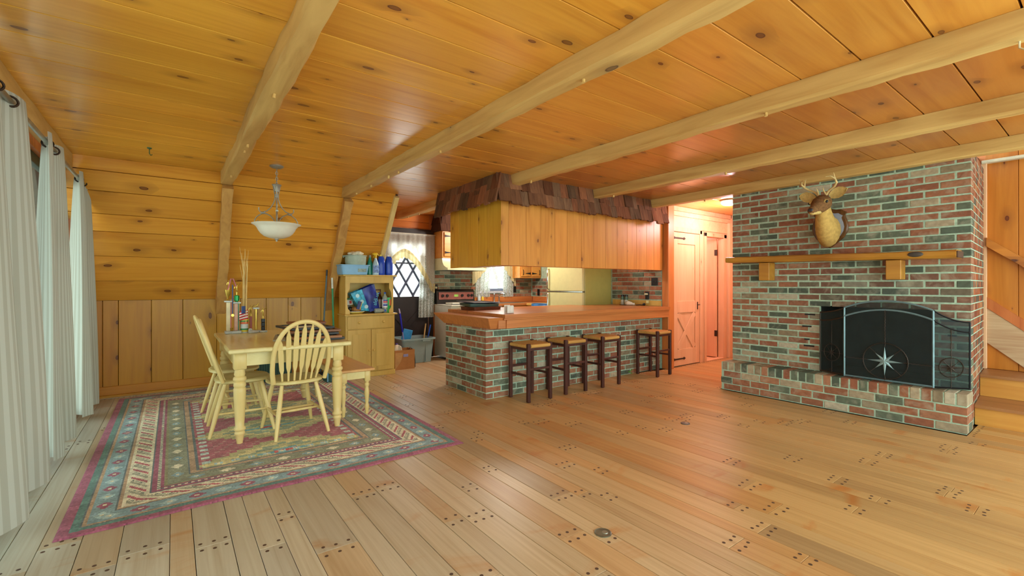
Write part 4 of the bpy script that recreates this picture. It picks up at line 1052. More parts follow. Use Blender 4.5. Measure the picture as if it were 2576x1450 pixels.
# ---- Windsor chairs
def make_chair():
    t = thing('dining_chair', '', 'chair', (0, 0, 0), 'blond arrow-back chairs at the table')
    def outline(k, z): return [((.215*math.copysign(abs(math.cos(a))**.75, math.cos(a)))*k, (.21*math.copysign(abs(math.sin(a))**.8, math.sin(a)))*k*(1.0 if math.sin(a) > 0 else .98), z) for a in [2*PI*i/28 for i in range(28)]]
    MB().loft([outline(.90, .418), outline(1.0, .428), outline(1.0, .444), outline(.95, .452), outline(.6, .446)]).obj('seat', BLOND_X, t, 40)
    legs = {}
    for sx in (-1, 1):
        for sy in (-1, 1):
            a = Vector((sx*.13, sy*.13, .43)); b = Vector((sx*.205, (.225 if sy > 0 else -.245), 0))
            legs[(sx, sy)] = (a, b)
            P_ = [a+(b-a)*q for q in (0, .25, .55, .8, 1)]
            MB().tube([tuple(p) for p in P_], [.014, .018, .019, .016, .013], 10).obj('leg', BLOND, t, 60)
    at = lambda k, q: legs[k][0]+(legs[k][1]-legs[k][0])*q
    for sx in (-1, 1): MB().tube([tuple(at((sx, -1), .58)), tuple((at((sx, -1), .58)+at((sx, 1), .58))/2), tuple(at((sx, 1), .58))], [.009, .013, .009], 8).obj('side_stretcher', BLOND, t, 60)
    for q in (.35, .6):
        a = at((-1, -1), .58)*(1-q)+at((-1, 1), .58)*q; b = at((1, -1), .58)*(1-q)+at((1, 1), .58)*q
        MB().tube([tuple(a), tuple((a+b)/2), tuple(b)], [.009, .013, .009], 8).obj('cross_stretcher', BLOND, t, 60)
    def hoop(s):      # s 0..1 round the bow
        a = PI*(s); x = .232*math.cos(a)*(1+.10*math.sin(a)); hgt = math.sin(a)**.75
        if s < .12 or s > .88: pass
        y = -.15-.16*hgt; z = .44+.505*hgt
        xx = x*(.86+.17*math.sin(a)**.5)
        return (xx, y, z)
    pts = [hoop(i/36) for i in range(37)]
    MB().tube(pts, .0165, 8, (.9, 1.15)).obj('bow', BLOND, t, 60)
    for k in range(7):
        u = (k-3)/3; xb = u*.13; xt = u*.182
        # height of the bow above this spindle
        best = min(pts, key=lambda p: abs(p[0]-xt)+(0 if p[2] > .6 else 9))
        b = Vector((xb, -.155+.02*u*u, .445)); e = Vector((xt, best[1], best[2]-.005)); d = e-b
        R = []
        n = Vector((0, d.z, -d.y)).normalized(); sx = Vector((1, 0, 0))
        for q, wd, th in ((0, .0065, .006), (.18, .008, .006), (.27, .017, .005), (.62, .0205, .005), (.86, .017, .005), (.95, .006, .005), (1, .006, .005)):
            c = b+d*q; R.append([tuple(c+sx*wd+n*th), tuple(c-sx*wd+n*th), tuple(c-sx*wd-n*th), tuple(c+sx*wd-n*th)])
        MB().loft(R).obj('spindle', BLOND, t, 20)
    return t
ch = make_chair()
for i, (x, y, a, lb) in enumerate(((.838, 4.255, .07, 'blond arrow-back chair at the near end of the table, back to the viewer'),
                                   (.485, 4.585, -PI/2-.03, 'blond arrow-back chair on the curtain side of the table, nearer one'),
                                   (.475, 5.15, -PI/2+.03, 'blond arrow-back chair on the curtain side of the table, farther one behind its twin'))):
    o = ch if i == 0 else copy_tree(ch)
    o.location = (x, y, .008); o.rotation_euler = (0, 0, a); o['label'] = lb

# ---- dining table
TX0, TX1, TY0, TY1 = .335, 1.245, 4.0, 5.52
def turned(h, k=1.0, blk=.125):
    zb = h-blk
    return [(.021*k, 0), (.026*k, .05*h), (.031*k, .09*h), (.037*k, .105*h), (.037*k, .12*h), (.030*k, .135*h), (.041*k, .15*h), (.041*k, .17*h), (.031*k, .185*h), (.034*k, .26*h), (.040*k, .42*h), (.044*k, .56*h), (.044*k, .60*h), (.038*k, .612*h), (.044*k, .63*h), (.043*k, .66*h), (.034*k, .675*h), (.046*k, .695*h), (.046*k, .72*h), (.034*k, .735*h), (.04*k, .755*h), (.032*k, zb-.005), (.032*k, zb+.002)]
tb = thing('dining_table', 'blond wooden dining table with turned legs standing on the rug', 'table', (.79, 4.76, .008))
MB().box(TX0, TX1, TY0, TY1, .725, .76, .008).obj('tabletop', BLOND_X, tb)
MB().box(TX0+.07, TX1-.07, TY0+.10, TY0+.125, .615, .725).obj('apron', BLOND_X, tb); MB().box(TX0+.07, TX1-.07, TY1-.125, TY1-.10, .615, .725).obj('apron', BLOND_X, tb)
MB().box(TX0+.05, TX0+.075, TY0+.12, TY1-.12, .615, .725).obj('apron', BLOND_X, tb); MB().box(TX1-.075, TX1-.05, TY0+.12, TY1-.12, .615, .725).obj('apron', BLOND_X, tb)
for x in (TX0+.085, TX1-.085):
    for y in (TY0+.135, TY1-.135):
        MB().lathe(turned(.717), (x, y, .008), 18).box(x-.044, x+.044, y-.044, y+.044, .59, .724, .006).obj('leg', BLOND, tb, 50)
# ---- bench
bn = thing('bench', 'blond wooden bench with turned legs beside the table', 'bench', (1.39, 4.86, .008))
MB().box(1.225, 1.56, 4.30, 5.42, .428, .452, .006).obj('seat', wood('bench_top', S(226, 178, 116), S(206, 152, 92), ax=1, rough=.3), bn)
MB().box(1.265, 1.52, 4.345, 4.365, .355, .428).obj('apron', BLOND_X, bn); MB().box(1.265, 1.52, 5.355, 5.375, .355, .428).obj('apron', BLOND_X, bn)
MB().box(1.262, 1.282, 4.36, 5.36, .355, .428).obj('apron', BLOND_X, bn); MB().box(1.503, 1.523, 4.36, 5.36, .355, .428).obj('apron', BLOND_X, bn)
for x in (1.282, 1.503):
    for y in (4.366, 5.354):
        MB().lathe([(.013, 0), (.017, .04), (.022, .06), (.022, .085), (.014, .10), (.018, .14), (.025, .2), (.019, .245), (.015, .26), (.024, .275), (.024, .29), (.016, .30), (.022, .315), (.02, .325)], (x, y, .008), 16).box(x-.027, x+.027, y-.027, y+.027, .325, .427, .004).obj('leg', BLOND, bn, 50)

# ---- hutch
HX0, HX1, HY0, HY1 = 1.83, 2.505, 6.105, 6.455
hu = thing('pine_hutch', 'light pine hutch with open shelf, drawer and two cupboard doors', 'hutch', (2.17, 6.28, 0))
MB().box(HX0, HX1, HY0+.03, HY1, .07, .835).box(HX0+.01, HX1-.01, HY0+.035, HY1, 0, .07).obj('lower_body', HUTCHW, hu)
MB().box(HX0-.005, HX1+.005, HY0+.012, HY1, 0, .065, .004).obj('plinth', HUTCHW, hu)
MB().box(HX0-.02, HX1+.03, HY0-.005, HY1, .836, .856, .005).obj('counter', HUTCHW, hu)
dr = MB().box(HX0+.02, HX1-.02, HY0+.012, HY0+.03, .655, .825, .005).obj('drawer', HUTCHW, hu)
for x in (HX0+.17, HX1-.17): MB().ell((x, HY0, .74), .017).obj('knob', HUTCHW, dr, 60)
xm = (HX0+HX1)/2
for a, b, kx in ((HX0+.02, xm-.004, xm-.03), (xm+.004, HX1-.02, xm+.03)):
    dd = MB().box(a, b, HY0+.012, HY0+.03, .075, .645, .004).obj('door', HUTCHW, hu)
    MB().box(a+.06, b-.06, HY0+.003, HY0+.012, .135, .585, .008).obj('raised_panel', HUTCHW, dd)
    MB().ell((kx, HY0, .36), .014).obj('knob', HUTCHW, dd, 60)
UYF = HY0+.06
for x0 in (HX0+.005, HX1-.025): MB().box(x0, x0+.02, UYF+.018, HY1, .857, 1.365).obj('side', HUTCHW, hu)
MB().box(HX0+.025, HX1-.025, HY1-.012, HY1, .857, 1.365).obj('back', HUTCHW, hu)
MB().box(HX0-.03, HX1+.04, UYF-.03, HY1, 1.366, 1.386, .005).obj('top', HUTCHW, hu)
def scal(x, s): return [(x, .857), (x+s*.06, .857), (x+s*.06, .90), (x+s*.035, .93), (x+s*.025, .99), (x+s*.022, 1.06), (x+s*.03, 1.14), (x+s*.06, 1.20), (x+s*.06, 1.275), (x+s*.06, 1.366), (x, 1.366)]
MB().prism(scal(HX0+.005, 1), 1, UYF, UYF+.018).obj('front_stile', HUTCHW, hu); MB().prism(scal(HX1-.005, -1), 1, UYF, UYF+.018).obj('front_stile', HUTCHW, hu)
MB().box(HX0+.065, HX1-.065, UYF, UYF+.018, 1.275, 1.366).obj('front_rail', HUTCHW, hu)

# ---- pendant lamp
PLX, PLY = .84, 5.105
PEW = plain('brushed_pewter', S(158, 156, 146), .45, .5)
pl = thing('pendant_lamp', 'pewter scroll pendant lamp with a frosted glass bowl', 'pendant lamp', (PLX, PLY, 1.69))
MB().lathe([(.001, 0), (.065, 0), (.066, -.008), (.05, -.02), (.012, -.028), (.001, -.028)], (PLX, PLY, ZC), 24).obj('canopy', PEW, pl, 40)
ck = MB()
for i in range(6):
    z = ZC-.03-i*.027; a = i % 2
    ck.tube([(PLX+(math.cos(q)*.009 if a else 0), PLY+(0 if a else math.cos(q)*.009), z-.018+math.sin(q)*.02) for q in [2*PI*k/12 for k in range(13)]], .0028, 5)
ck.obj('chain', PEW, pl, 60)
MB().lathe([(.001, 2.27), (.012, 2.268), (.043, 2.262), (.045, 2.256), (.03, 2.235), (.022, 2.215), (.018, 2.19), (.001, 2.188)], (PLX, PLY, 0), 20).obj('cup', PEW, pl, 40)
MB().lathe([(.02, 2.13), (.021, 2.135), (.021, 2.16), (.02, 2.165)], (PLX, PLY, 0), 16).obj('collar', PEW, pl, 40)
MB().tube([(PLX, PLY, 2.2), (PLX, PLY, 1.80)], .007, 10).obj('stem', PEW, pl, 60)
for k in range(3):
    a = 2*PI*k/3+.38; ca, sa = math.cos(a), math.sin(a)
    q = lambda r, z: (PLX+ca*r, PLY+sa*r, z)
    arm = MB()
    arm.tube([q(.035, 2.24), q(.024, 2.19), q(.017, 2.15), q(.02, 2.11), q(.032, 2.075), q(.06, 2.03), q(.10, 1.996), q(.15, 1.985), q(.172, 1.992), q(.184, 2.012), q(.182, 2.035)], .0052, 7)
    arm.tube([q(.012, 1.86), q(.028, 1.905), q(.06, 1.945), q(.11, 1.972), q(.16, 1.968), q(.205, 1.94), q(.228, 1.905), q(.222, 1.875), q(.20, 1.866), q(.186, 1.878), q(.189, 1.895), q(.199, 1.897)], .0052, 7)
    arm.obj('scroll_arm', PEW, pl, 60)
    MB().tube([q(.122, 1.981), q(.158, 1.976)], .013, 8).obj('clasp', PEW, pl, 60)
FROST = plain('alabaster_glass', S(232, 230, 214), .35, var=.05, scale=7, spec=.5)
pr = [(.001, 1.715), (.03, 1.716), (.07, 1.722), (.115, 1.74), (.145, 1.765), (.165, 1.795), (.18, 1.825), (.2, 1.846), (.224, 1.858), (.226, 1.862), (.22, 1.864), (.196, 1.853), (.176, 1.832), (.16, 1.80), (.14, 1.773), (.11, 1.748), (.07, 1.73), (.03, 1.724), (.001, 1.723)]
MB().lathe(pr, (PLX, PLY, 0), 40).obj('glass_bowl', FROST, pl, 60)
MB().lathe([(.001, 1.685), (.008, 1.687), (.009, 1.70), (.018, 1.706), (.02, 1.716), (.001, 1.717)], (PLX, PLY, 0), 14).obj('finial', PEW, pl, 40)

# ================================================================== THINGS ON THE TABLE
TT = .7605
GOLD = plain('gold_plastic', S(206, 178, 84), .25, .7); MARB = plain('grey_marble', S(186, 194, 190), .35, var=.15, scale=30); CRM = plain('cream_column', S(222, 206, 160), .4)
def figure(m, x, y, z, s=1.0, lie=False):
    m.tube([(x, y, z), (x, y, z+.03*s)], .008*s, 8)
    m.tube([(x-.006*s, y, z+.02*s), (x-.004*s, y, z+.05*s), (x, y, z+.07*s)], [.004*s, .005*s, .006*s], 6); m.tube([(x+.010*s, y, z+.02*s), (x+.006*s, y, z+.05*s), (x, y, z+.07*s)], [.004*s, .005*s, .006*s], 6)
    m.tube([(x, y, z+.065*s), (x, y, z+.085*s), (x, y, z+.102*s)], [.007*s, .010*s, .006*s], 8)
    m.ell((x, y, z+.113*s), .008*s, 8, 6)
    m.tube([(x, y, z+.098*s), (x+.02*s, y, z+.105*s), (x+.03*s, y, z+.125*s)], .0035*s, 5); m.tube([(x, y, z+.098*s), (x-.017*s, y, z+.085*s), (x-.02*s, y, z+.068*s)], .0035*s, 5)
t = thing('double_column_trophy', 'tall trophy with two striped columns, gold cup and draped medal', 'trophy', (.49, 5.36, TT))
MB().box(.415, .555, 5.30, 5.40, TT, TT+.028, .004).obj('base', MARB, t)
MB().box(.428, .462, 5.335, 5.369, TT+.028, 1.075, .003).obj('column', CRM, t)
MB().box(.463, .470, 5.337, 5.367, TT+.028, 1.075).obj('red_stripe', plain('red_foil', S(190, 60, 44), .3), t)
MB().box(.495, .527, 5.335, 5.369, TT+.028, 1.06, .003).obj('column', plain('rose_column', S(206, 160, 136), .4), t)
MB().box(.527, .537, 5.337, 5.367, TT+.028, 1.06).obj('green_stripe', plain('green_foil', S(40, 110, 60), .3), t)
MB().box(.41, .475, 5.31, 5.395, 1.076, 1.092, .003).obj('tier', MARB, t); MB().box(.485, .55, 5.31, 5.395, 1.061, 1.077, .003).obj('tier', MARB, t)
MB().lathe([(.02, 1.092), (.018, 1.098), (.006, 1.11), (.008, 1.125), (.02, 1.15), (.026, 1.18), (.029, 1.20), (.026, 1.201), (.001, 1.16)], (.44, 5.352, 0), 16).obj('cup', GOLD, t, 40)
m = MB(); figure(m, .45, 5.352, 1.19, .9); m.obj('figure', GOLD, t, 60)
MB().lathe([(.012, 1.077), (.012, 1.085), (.024, 1.09), (.024, 1.14), (.012, 1.145), (.001, 1.15)], (.517, 5.352, 0), 16).obj('green_drum', plain('green_drum_foil', S(24, 140, 70), .25, .4), t, 40)
m = MB(); figure(m, .517, 5.352, 1.145, 1.0); m.obj('figure', GOLD, t, 60)
MB().box(.474, .484, 5.325, 5.329, .96, 1.25).obj('medal_ribbon', plain('blue_ribbon', S(70, 84, 130), .7), t)
MB().tube([(.44, 5.33, 1.2), (.465, 5.325, 1.31), (.485, 5.325, 1.31), (.51, 5.33, 1.23)], .006, 5).obj('medal_ribbon', plain('pink_ribbon', S(190, 110, 120), .7), t, 60)
MB().lathe([(.001, -.004), (.014, -.004), (.014, .004), (.001, .004)], (.479, 5.325, .945), 14, 1).obj('medal', GOLD, t, 40)
MB().lathe([(.012, .79), (.006, .80), (.012, .81), (.014, .82), (.001, .822)], (.47, 5.315, 0), 12).obj('small_emblem', GOLD, t, 40)
v = thing('striped_can_vase', 'rainbow-striped can holding tall dried stalks', 'vase', (.585, 5.36, TT))
zz = TT; 
for cc, h in ((S(206, 214, 210), .012), (S(220, 200, 60), .018), (S(50, 140, 90), .016), (S(206, 216, 214), .045), (S(222, 110, 70), .022), (S(60, 150, 80), .014), (S(224, 196, 60), .014), (S(206, 70, 50), .012)):
    MB().lathe([(.036, zz), (.036, zz+h-.0005), (.03, zz+h-.0004)], (.585, 5.36, 0), 20).obj('band', plain('can_%d' % int(zz*1e4), cc, .4), v, 40); zz += h
STALK = plain('dried_stalk', S(226, 196, 130), .8)
r = random.Random(4)
for k in range(15):
    a = r.uniform(0, 2*PI); rr = r.uniform(.004, .026); x0, y0 = .585+rr*math.cos(a), 5.36+rr*math.sin(a); lean = r.uniform(-.03, .02)
    ht = r.uniform(1.42, 1.65); P_ = []
    for q in range(9):
        s = q/8; P_.append((x0+lean*s-(.03 if k % 3 == 0 else -.01)*max(0, s-.7)*3.0, y0+.02*math.sin(s*2+k), .86+(ht-.86)*s))
    MB().tube(P_, [.0038, .0038, .0036, .0034, .0032, .003, .0026, .002, .001], 5).obj('stalk', STALK, v, 60)
f_ = thing('small_flag', 'small stars and stripes flag draped against the striped can', 'flag', (.575, 5.31, .86))
for k in range(7):
    MB().grid(lambda u, w_, k=k: (.535+u*.075+.004*math.sin(6*w_), 5.315-.01*math.sin(u*5+k*.4), .98-(k+w_)*.0135-u*-.02), 8, 2).obj('stripe', plain('flag_%d' % k, S(186, 50, 58) if k % 2 == 0 else S(232, 226, 220), .9), f_)
MB().grid(lambda u, w_: (.553+u*.036, 5.305-.006*math.sin(u*4), 1.035-w_*.075), 6, 4).obj('canton', plain('flag_blue', S(60, 80, 130), .9), f_)
t = thing('red_trophy', 'slim red trophy with a gold figure behind the striped can', 'trophy', (.645, 5.38, TT))
MB().box(.627, .663, 5.36, 5.40, TT, TT+.02, .003).obj('base', MARB, t); MB().box(.634, .656, 5.368, 5.392, TT+.02, .925, .002).obj('column', plain('red_column', S(150, 60, 40), .4), t)
m = MB(); figure(m, .645, 5.38, .925, .95); m.obj('figure', GOLD, t, 60)
t = thing('gold_column_trophy', 'trophy with a single gold column and reclining figure', 'trophy', (.695, 5.36, TT))
MB().box(.665, .725, 5.33, 5.39, TT, TT+.02, .003).obj('base', MARB, t); MB().lathe([(.012, TT+.02), (.012, 1.0)], (.69, 5.36, 0), 14).obj('column', GOLD, t, 40)
MB().box(.662, .718, 5.335, 5.385, 1.0, 1.016, .003).obj('tier', MARB, t)
MB().tube([(.67, 5.36, 1.022), (.685, 5.36, 1.03), (.70, 5.36, 1.035), (.708, 5.36, 1.05)], [.004, .007, .008, .005], 7).ell((.711, 5.36, 1.056), .008, 8, 6).obj('figure', GOLD, t, 60)
t = thing('black_trophy', 'short black column trophy with a gold figure', 'trophy', (.75, 5.33, TT))
MB().box(.715, .785, 5.295, 5.365, TT, TT+.018, .003).obj('base', MARB, t)
for k in range(3): MB().box(.733, .767, 5.312, 5.348, TT+.02+k*.04, TT+.058+k*.04, .003).obj('column_block', BLACK, t)
m = MB(); figure(m, .75, 5.33, .899, .95); m.obj('figure', GOLD, t, 60)
tag(MB().ell((.655, 5.27, TT+.012), (.05, .03, .018)).ell((.63, 5.285, TT+.025), (.02, .02, .025)).obj('crumpled_bag', plain('grey_plastic', S(184, 186, 180), .4, bump=.8, scale=30)), 'crumpled grey plastic bag at the foot of the striped can', 'bag')
# ---- stack of picture frames
def frame(name, label, cx, cy, z, sx, sy, rz, fm, art, th=.02):
    t = thing(name, label, 'picture frame', (cx, cy, z), 'picture frames stacked on the table', 0)
    C_ = [];  M = Matrix.Translation((cx, cy, z)) @ Matrix.Rotation(rz, 4, 'Z')
    def bx(x0, x1, y0, y1, z0, z1, nm, mt, b=.002):
        q = MB(); q.m = M; q.box(x0, x1, y0, y1, z0, z1, b); q.obj(nm, mt, t)
    w_ = .03
    bx(-sx/2, sx/2, -sy/2, -sy/2+w_, 0, th, 'frame_bar', fm); bx(-sx/2, sx/2, sy/2-w_, sy/2, 0, th, 'frame_bar', fm)
    bx(-sx/2, -sx/2+w_, -sy/2+w_, sy/2-w_, 0, th, 'frame_bar', fm); bx(sx/2-w_, sx/2, -sy/2+w_, sy/2-w_, 0, th, 'frame_bar', fm)
    bx(-sx/2+w_, sx/2-w_, -sy/2+w_, sy/2-w_, .002, th*.6, 'picture', art, .001)
    return t
FB = plain('black_frame', S(30, 26, 24), .4); FW = wood('brown_frame', S(176, 116, 60), S(120, 70, 36), ax=0, rough=.4); FT = plain('teal_mat', S(96, 150, 136), .5); FG = plain('pale_picture', S(206, 214, 206), .35, var=.2, scale=14)
frame('picture_frame', 'lowest dark frame of the stack on the table', 1.02, 4.50, TT, .40, .62, .10, FB, FT)
frame('picture_frame', 'brown frame second from the bottom of the table stack', 1.03, 4.42, TT+.021, .40, .50, -.08, FW, FG)
frame('picture_frame', 'black frame third in the table stack', 1.02, 4.48, TT+.042, .36, .46, .05, FB, FT)
frame('picture_frame', 'pale picture in a brown frame near the top of the table stack', 1.04, 4.55, TT+.063, .42, .5, -.04, FW, FG)
frame('picture_frame', 'dark frame on top of the table stack', 1.0, 4.62, TT+.084, .38, .46, .12, FB, FG)
frame('picture_frame', 'grey empty mat leaning out from under the table stack', .79, 4.62, TT, .10, .5, -.2, plain('grey_mat', S(170, 164, 140), .6), FG, .012)
tag(MB().box(.90, 1.22, 4.72, 4.95, TT+.105, TT+.125, .003).obj('brown_book', plain('brown_cover', S(130, 72, 44), .5)), 'flat brown album on top of the picture frames', 'album')

# ================================================================== THINGS ON AND AROUND THE HUTCH
def bottle(name, label, x, y, z, prof, mat, cap, capprof, sx=1, sy=1, extra=None, group=None):
    t = thing(name, label, 'bottle', (x, y, z), group)
    m = MB(); m.m = Matrix.Translation((x, y, z)) @ Matrix.Diagonal((sx, sy, 1, 1)); m.lathe(prof, (0, 0, 0), 18); m.obj('body', mat, t, 45)
    m = MB(); m.m = Matrix.Translation((x, y, z)); m.lathe(capprof, (0, 0, 0), 14); m.obj('cap', cap, t, 45)
    if extra: extra(t)
    return t
ZT = 1.3865
before_hutch = set(COL.objects)
BLUEP = plain('light_blue_plastic', S(134, 186, 226), .4, var=.04); BLUED = plain('deep_blue_plastic', S(24, 72, 190), .3, var=.06)
t = thing('plastic_basin', 'light blue plastic basin on top of the hutch', 'basin', (2.0, 6.46, ZT))
def rr(cx, cy, hx, hy, r_, z, n=5):
    out = []
    for sx, sy, a0 in ((1, 1, 0), (-1, 1, PI/2), (-1, -1, PI), (1, -1, 3*PI/2)):
        for k in range(n+1):
            a = a0+PI/2*k/n; out.append((cx+sx*(hx-r_)+r_*math.cos(a), cy+sy*(hy-r_)+r_*math.sin(a), z))
    return out
MB().loft([rr(2.0, 6.48, .165, .135, .04, ZT), rr(2.0, 6.48, .185, .15, .045, ZT+.118), rr(2.0, 6.48, .200, .165, .05, ZT+.120), rr(2.0, 6.48, .200, .165, .05, ZT+.130), rr(2.0, 6.48, .180, .145, .045, ZT+.130), rr(2.0, 6.48, .16, .13, .04, ZT+.012)]).obj('tub', BLUEP, t, 40)
MB().box(2.03, 2.14, 6.335, 6.338, ZT+.035, ZT+.10).obj('paper_label', plain('worn_label', S(150, 168, 160), .7, var=.4, scale=40), t)
t = thing('enamel_pot', 'grey-green pot stacked in the blue basin on the hutch', 'pot', (2.02, 6.48, ZT+.13))
MB().lathe([(.001, .0), (.125, .0), (.133, .02), (.137, .115), (.15, .118), (.15, .126), (.13, .126), (.12, .02), (.001, .012)], (2.03, 6.48, ZT+.131), 32).obj('pan', plain('grey_green_enamel', S(166, 184, 168), .4), t, 40)
MB().tube([(1.90, 6.48, ZT+.235), (1.86, 6.48, ZT+.25), (1.87, 6.48, ZT+.225)], .008, 6).obj('handle', plain('grey_green_enamel2', S(166, 184, 168), .4), t, 60)
m = MB(); r = random.Random(6)
for k in range(11): m.ell((2.03+r.uniform(-.07, .07), 6.47+r.uniform(-.06, .06), ZT+.262+r.uniform(-.012, .028)), (r.uniform(.035, .06), r.uniform(.03, .06), r.uniform(.018, .034)))
tag(m.obj('folded_cloth', plain('white_rag', S(224, 218, 192), .95, bump=.6, scale=40), None, 60), 'crumpled white cloth heaped in the pot on the hutch', 'cloth')
GRNP = plain('teal_green_liquid', S(30, 130, 108), .25, var=.08)
bp = [(.001, 0), (.034, 0), (.036, .008), (.036, .10), (.037, .14), (.03, .18), (.018, .215), (.013, .235), (.013, .245), (.001, .246)]
bottle('cleaner_bottle', 'teal green cleaner bottle beside the blue basin on the hutch', 2.235, 6.44, ZT, bp, GRNP, plain('dull_cap', S(130, 140, 130), .5), [(.015, .24), (.016, .246), (.015, .272), (.001, .274)], 1, .7)
bottle('cleaner_bottle', 'smaller teal bottle half hidden behind the spray bottle', 2.275, 6.53, ZT, [(a, b*.92) for a, b in bp], GRNP, GRNP, [(.014, .22), (.014, .25), (.001, .252)], 1, .7)
def sprayhead(t):
    m = MB(); m.tube([(2.305, 6.40, ZT+.235), (2.305, 6.40, ZT+.275)], [.014, .012], 10); m.box(2.27, 2.33, 6.39, 6.41, ZT+.27, ZT+.305, .006)
    m.tube([(2.275, 6.40, ZT+.288), (2.252, 6.40, ZT+.288)], .009, 8); m.tube([(2.285, 6.40, ZT+.27), (2.272, 6.40, ZT+.235)], .005, 6); m.tube([(2.325, 6.40, ZT+.295), (2.34, 6.40, ZT+.27)], .007, 6)
    m.obj('spray_head', plain('yellow_trigger', S(226, 190, 30), .4), t, 50)
    MB().box(2.262, 2.345, 6.368, 6.371, ZT+.03, ZT+.13).obj('label', plain('blue_white_label', S(120, 150, 206), .5, var=.5, scale=40), t)
bottle('spray_bottle', 'clear spray bottle with a yellow trigger on the hutch', 2.305, 6.405, ZT, [(.001, 0), (.042, 0), (.044, .01), (.044, .13), (.038, .165), (.018, .21), (.015, .235), (.001, .236)], plain('pale_blue_clear', S(176, 206, 222), .2), WHITE, [(.016, .225), (.016, .238), (.001, .24)], 1, .75, sprayhead)
for x, lb, cc in ((2.392, 'blue jug of washer fluid with a yellow cap beside the spray bottle', S(220, 200, 60)), (2.505, 'blue jug with a white cap at the right end of the hutch top', S(230, 230, 226))):
    t = thing('blue_jug', lb, 'jug', (x, 6.44, ZT), 'blue jugs on the hutch')
    m = MB(); y = 6.44
    sec_ = [(.046, .05, 0, 0), (.05, .055, 0, .012), (.05, .055, 0, .17), (.046, .05, 0, .20), (.038, .04, .006, .225), (.026, .028, .014, .245), (.02, .02, .018, .262)]
    m.loft([[(x-dx*.6+hx*math.copysign(abs(math.cos(a))**.6, math.cos(a)), y+hy*math.copysign(abs(math.sin(a))**.6, math.sin(a)), ZT+z) for a in [2*PI*k/20 for k in range(20)]] for hx, hy, dx, z in sec_])
    for k in range(6): m.loft([[(x+.0515*math.copysign(abs(math.cos(a))**.6, math.cos(a)), y+.0565*math.copysign(abs(math.sin(a))**.6, math.sin(a)), ZT+.03+k*.022+q) for a in [2*PI*j/20 for j in range(20)]] for q in (0, .010)])
    m.obj('body', BLUED, t, 40)
    MB().tube([(x+.005, y, ZT+.24), (x+.022, y, ZT+.258), (x+.042, y, ZT+.235), (x+.047, y, ZT+.185)], .010, 8).obj('handle', BLUED, t, 60)
    MB().lathe([(.017, .262), (.018, .264), (.018, .284), (.001, .285)], (x-.012, y, ZT), 12).obj('cap', plain('cap_%d' % int(x*1000), cc, .5), t, 40)
# ---- shelf contents
ZS = .8565
t = thing('shopping_bag', 'blue patterned shopping bag slumped on the hutch shelf', 'bag', (2.2, 6.5, ZS))
LB_ = plain('cyan_bag_print', S(70, 186, 226), .4, var=.35, scale=22); DBm = plain('navy_bag_print', S(16, 40, 140), .35, var=.35, scale=12)
def quadbag(P0, P1, P2, P3, y0, y1, mat, nm, bul=.02):
    m = MB(); n = 8
    def f(u, v, y, s):
        a = Vector((P0[0], P0[1]))*(1-u)+Vector((P1[0], P1[1]))*u; b = Vector((P3[0], P3[1]))*(1-u)+Vector((P2[0], P2[1]))*u
        c = a*(1-v)+b*v; return (c.x, y+s*bul*math.sin(PI*u)*math.sin(PI*v)+.004*math.sin(9*u+5*v), c.y)
    m.grid(lambda u, v: f(u, v, y0, -1), n, n); m.grid(lambda u, v: f(u, v, y1, 1), n, n)
    m.loft([[f(0, k/n, y0, 0), f(0, k/n, y1, 0), f(1, k/n, y1, 0), f(1, k/n, y0, 0)] for k in range(n+1)], False)
    m.obj(nm, mat, t, 60)
quadbag((1.985, 1.13), (2.135, 1.19), (2.245, .885), (2.115, .90), 6.42, 6.56, LB_, 'side_gusset')
quadbag((2.135, 1.19), (2.305, 1.262), (2.385, .91), (2.245, .875), 6.41, 6.56, DBm, 'front_face')
MB().tube([(2.0, 6.43, 1.13), (1.975, 6.43, 1.05), (2.02, 6.43, 1.03), (2.05, 6.43, 1.07)], .009, 6, (1, .4)).obj('handle', LB_, t, 60)
bag_ = t
for k, (x, z) in enumerate(((2.07, 1.10), (2.13, 1.02), (2.10, .97), (2.19, .95))): MB().lathe([(.02, -.001), (.026, -.001), (.026, .001), (.02, .001)], (x, 6.398, z), 16, 1).obj('print_ring', plain('print_pale%d' % k, S(190, 226, 236), .4), t)
t = thing('serving_plate', 'yellow plate holding a loaf on the hutch shelf', 'plate', (2.05, 6.44, ZS))
MB().lathe([(.001, 0), (.08, 0), (.115, .022), (.118, .026), (.11, .028), (.07, .01), (.001, .009)], (2.06, 6.45, ZS), 28).obj('dish', plain('yellow_glaze', S(226, 206, 80), .3), t, 50)
MB().lathe([(.085, .026), (.118, .0265), (.117, .034), (.085, .030)], (2.06, 6.45, ZS), 28).obj('rim', plain('white_glaze', S(226, 232, 220), .3), t, 50)
tag(MB().ell((2.07, 6.45, ZS+.058), (.07, .06, .04)).obj('bread_loaf', plain('bread', S(170, 120, 66), .9, var=.3, scale=20, bump=.8), None, 60), 'brown loaf in a bag on the yellow plate', 'bread')
tag(MB().ell((1.985, 6.53, ZS+.075), (.028, .028, .075)).ell((2.0, 6.5, ZS+.06), (.03, .03, .04)).obj('dark_jar', plain('dark_glass', S(40, 44, 40), .2), None, 60), 'dark jar behind the loaf on the hutch shelf', 'jar')
t = thing('food_box', 'small white and green food box tilted on the hutch shelf', 'box', (1.98, 6.52, ZS+.15))
MB().obox((1.99, 6.53, ZS+.155), (.10, .05, .075), (0, -.06, .1), .003).obj('carton', plain('carton_white', S(216, 212, 200), .6, var=.2, scale=20), t)
MB().obox((1.995, 6.53, ZS+.20), (.11, .055, .022), (0, -.06, .1), .003).obj('lid', plain('carton_green', S(60, 120, 70), .6), t)
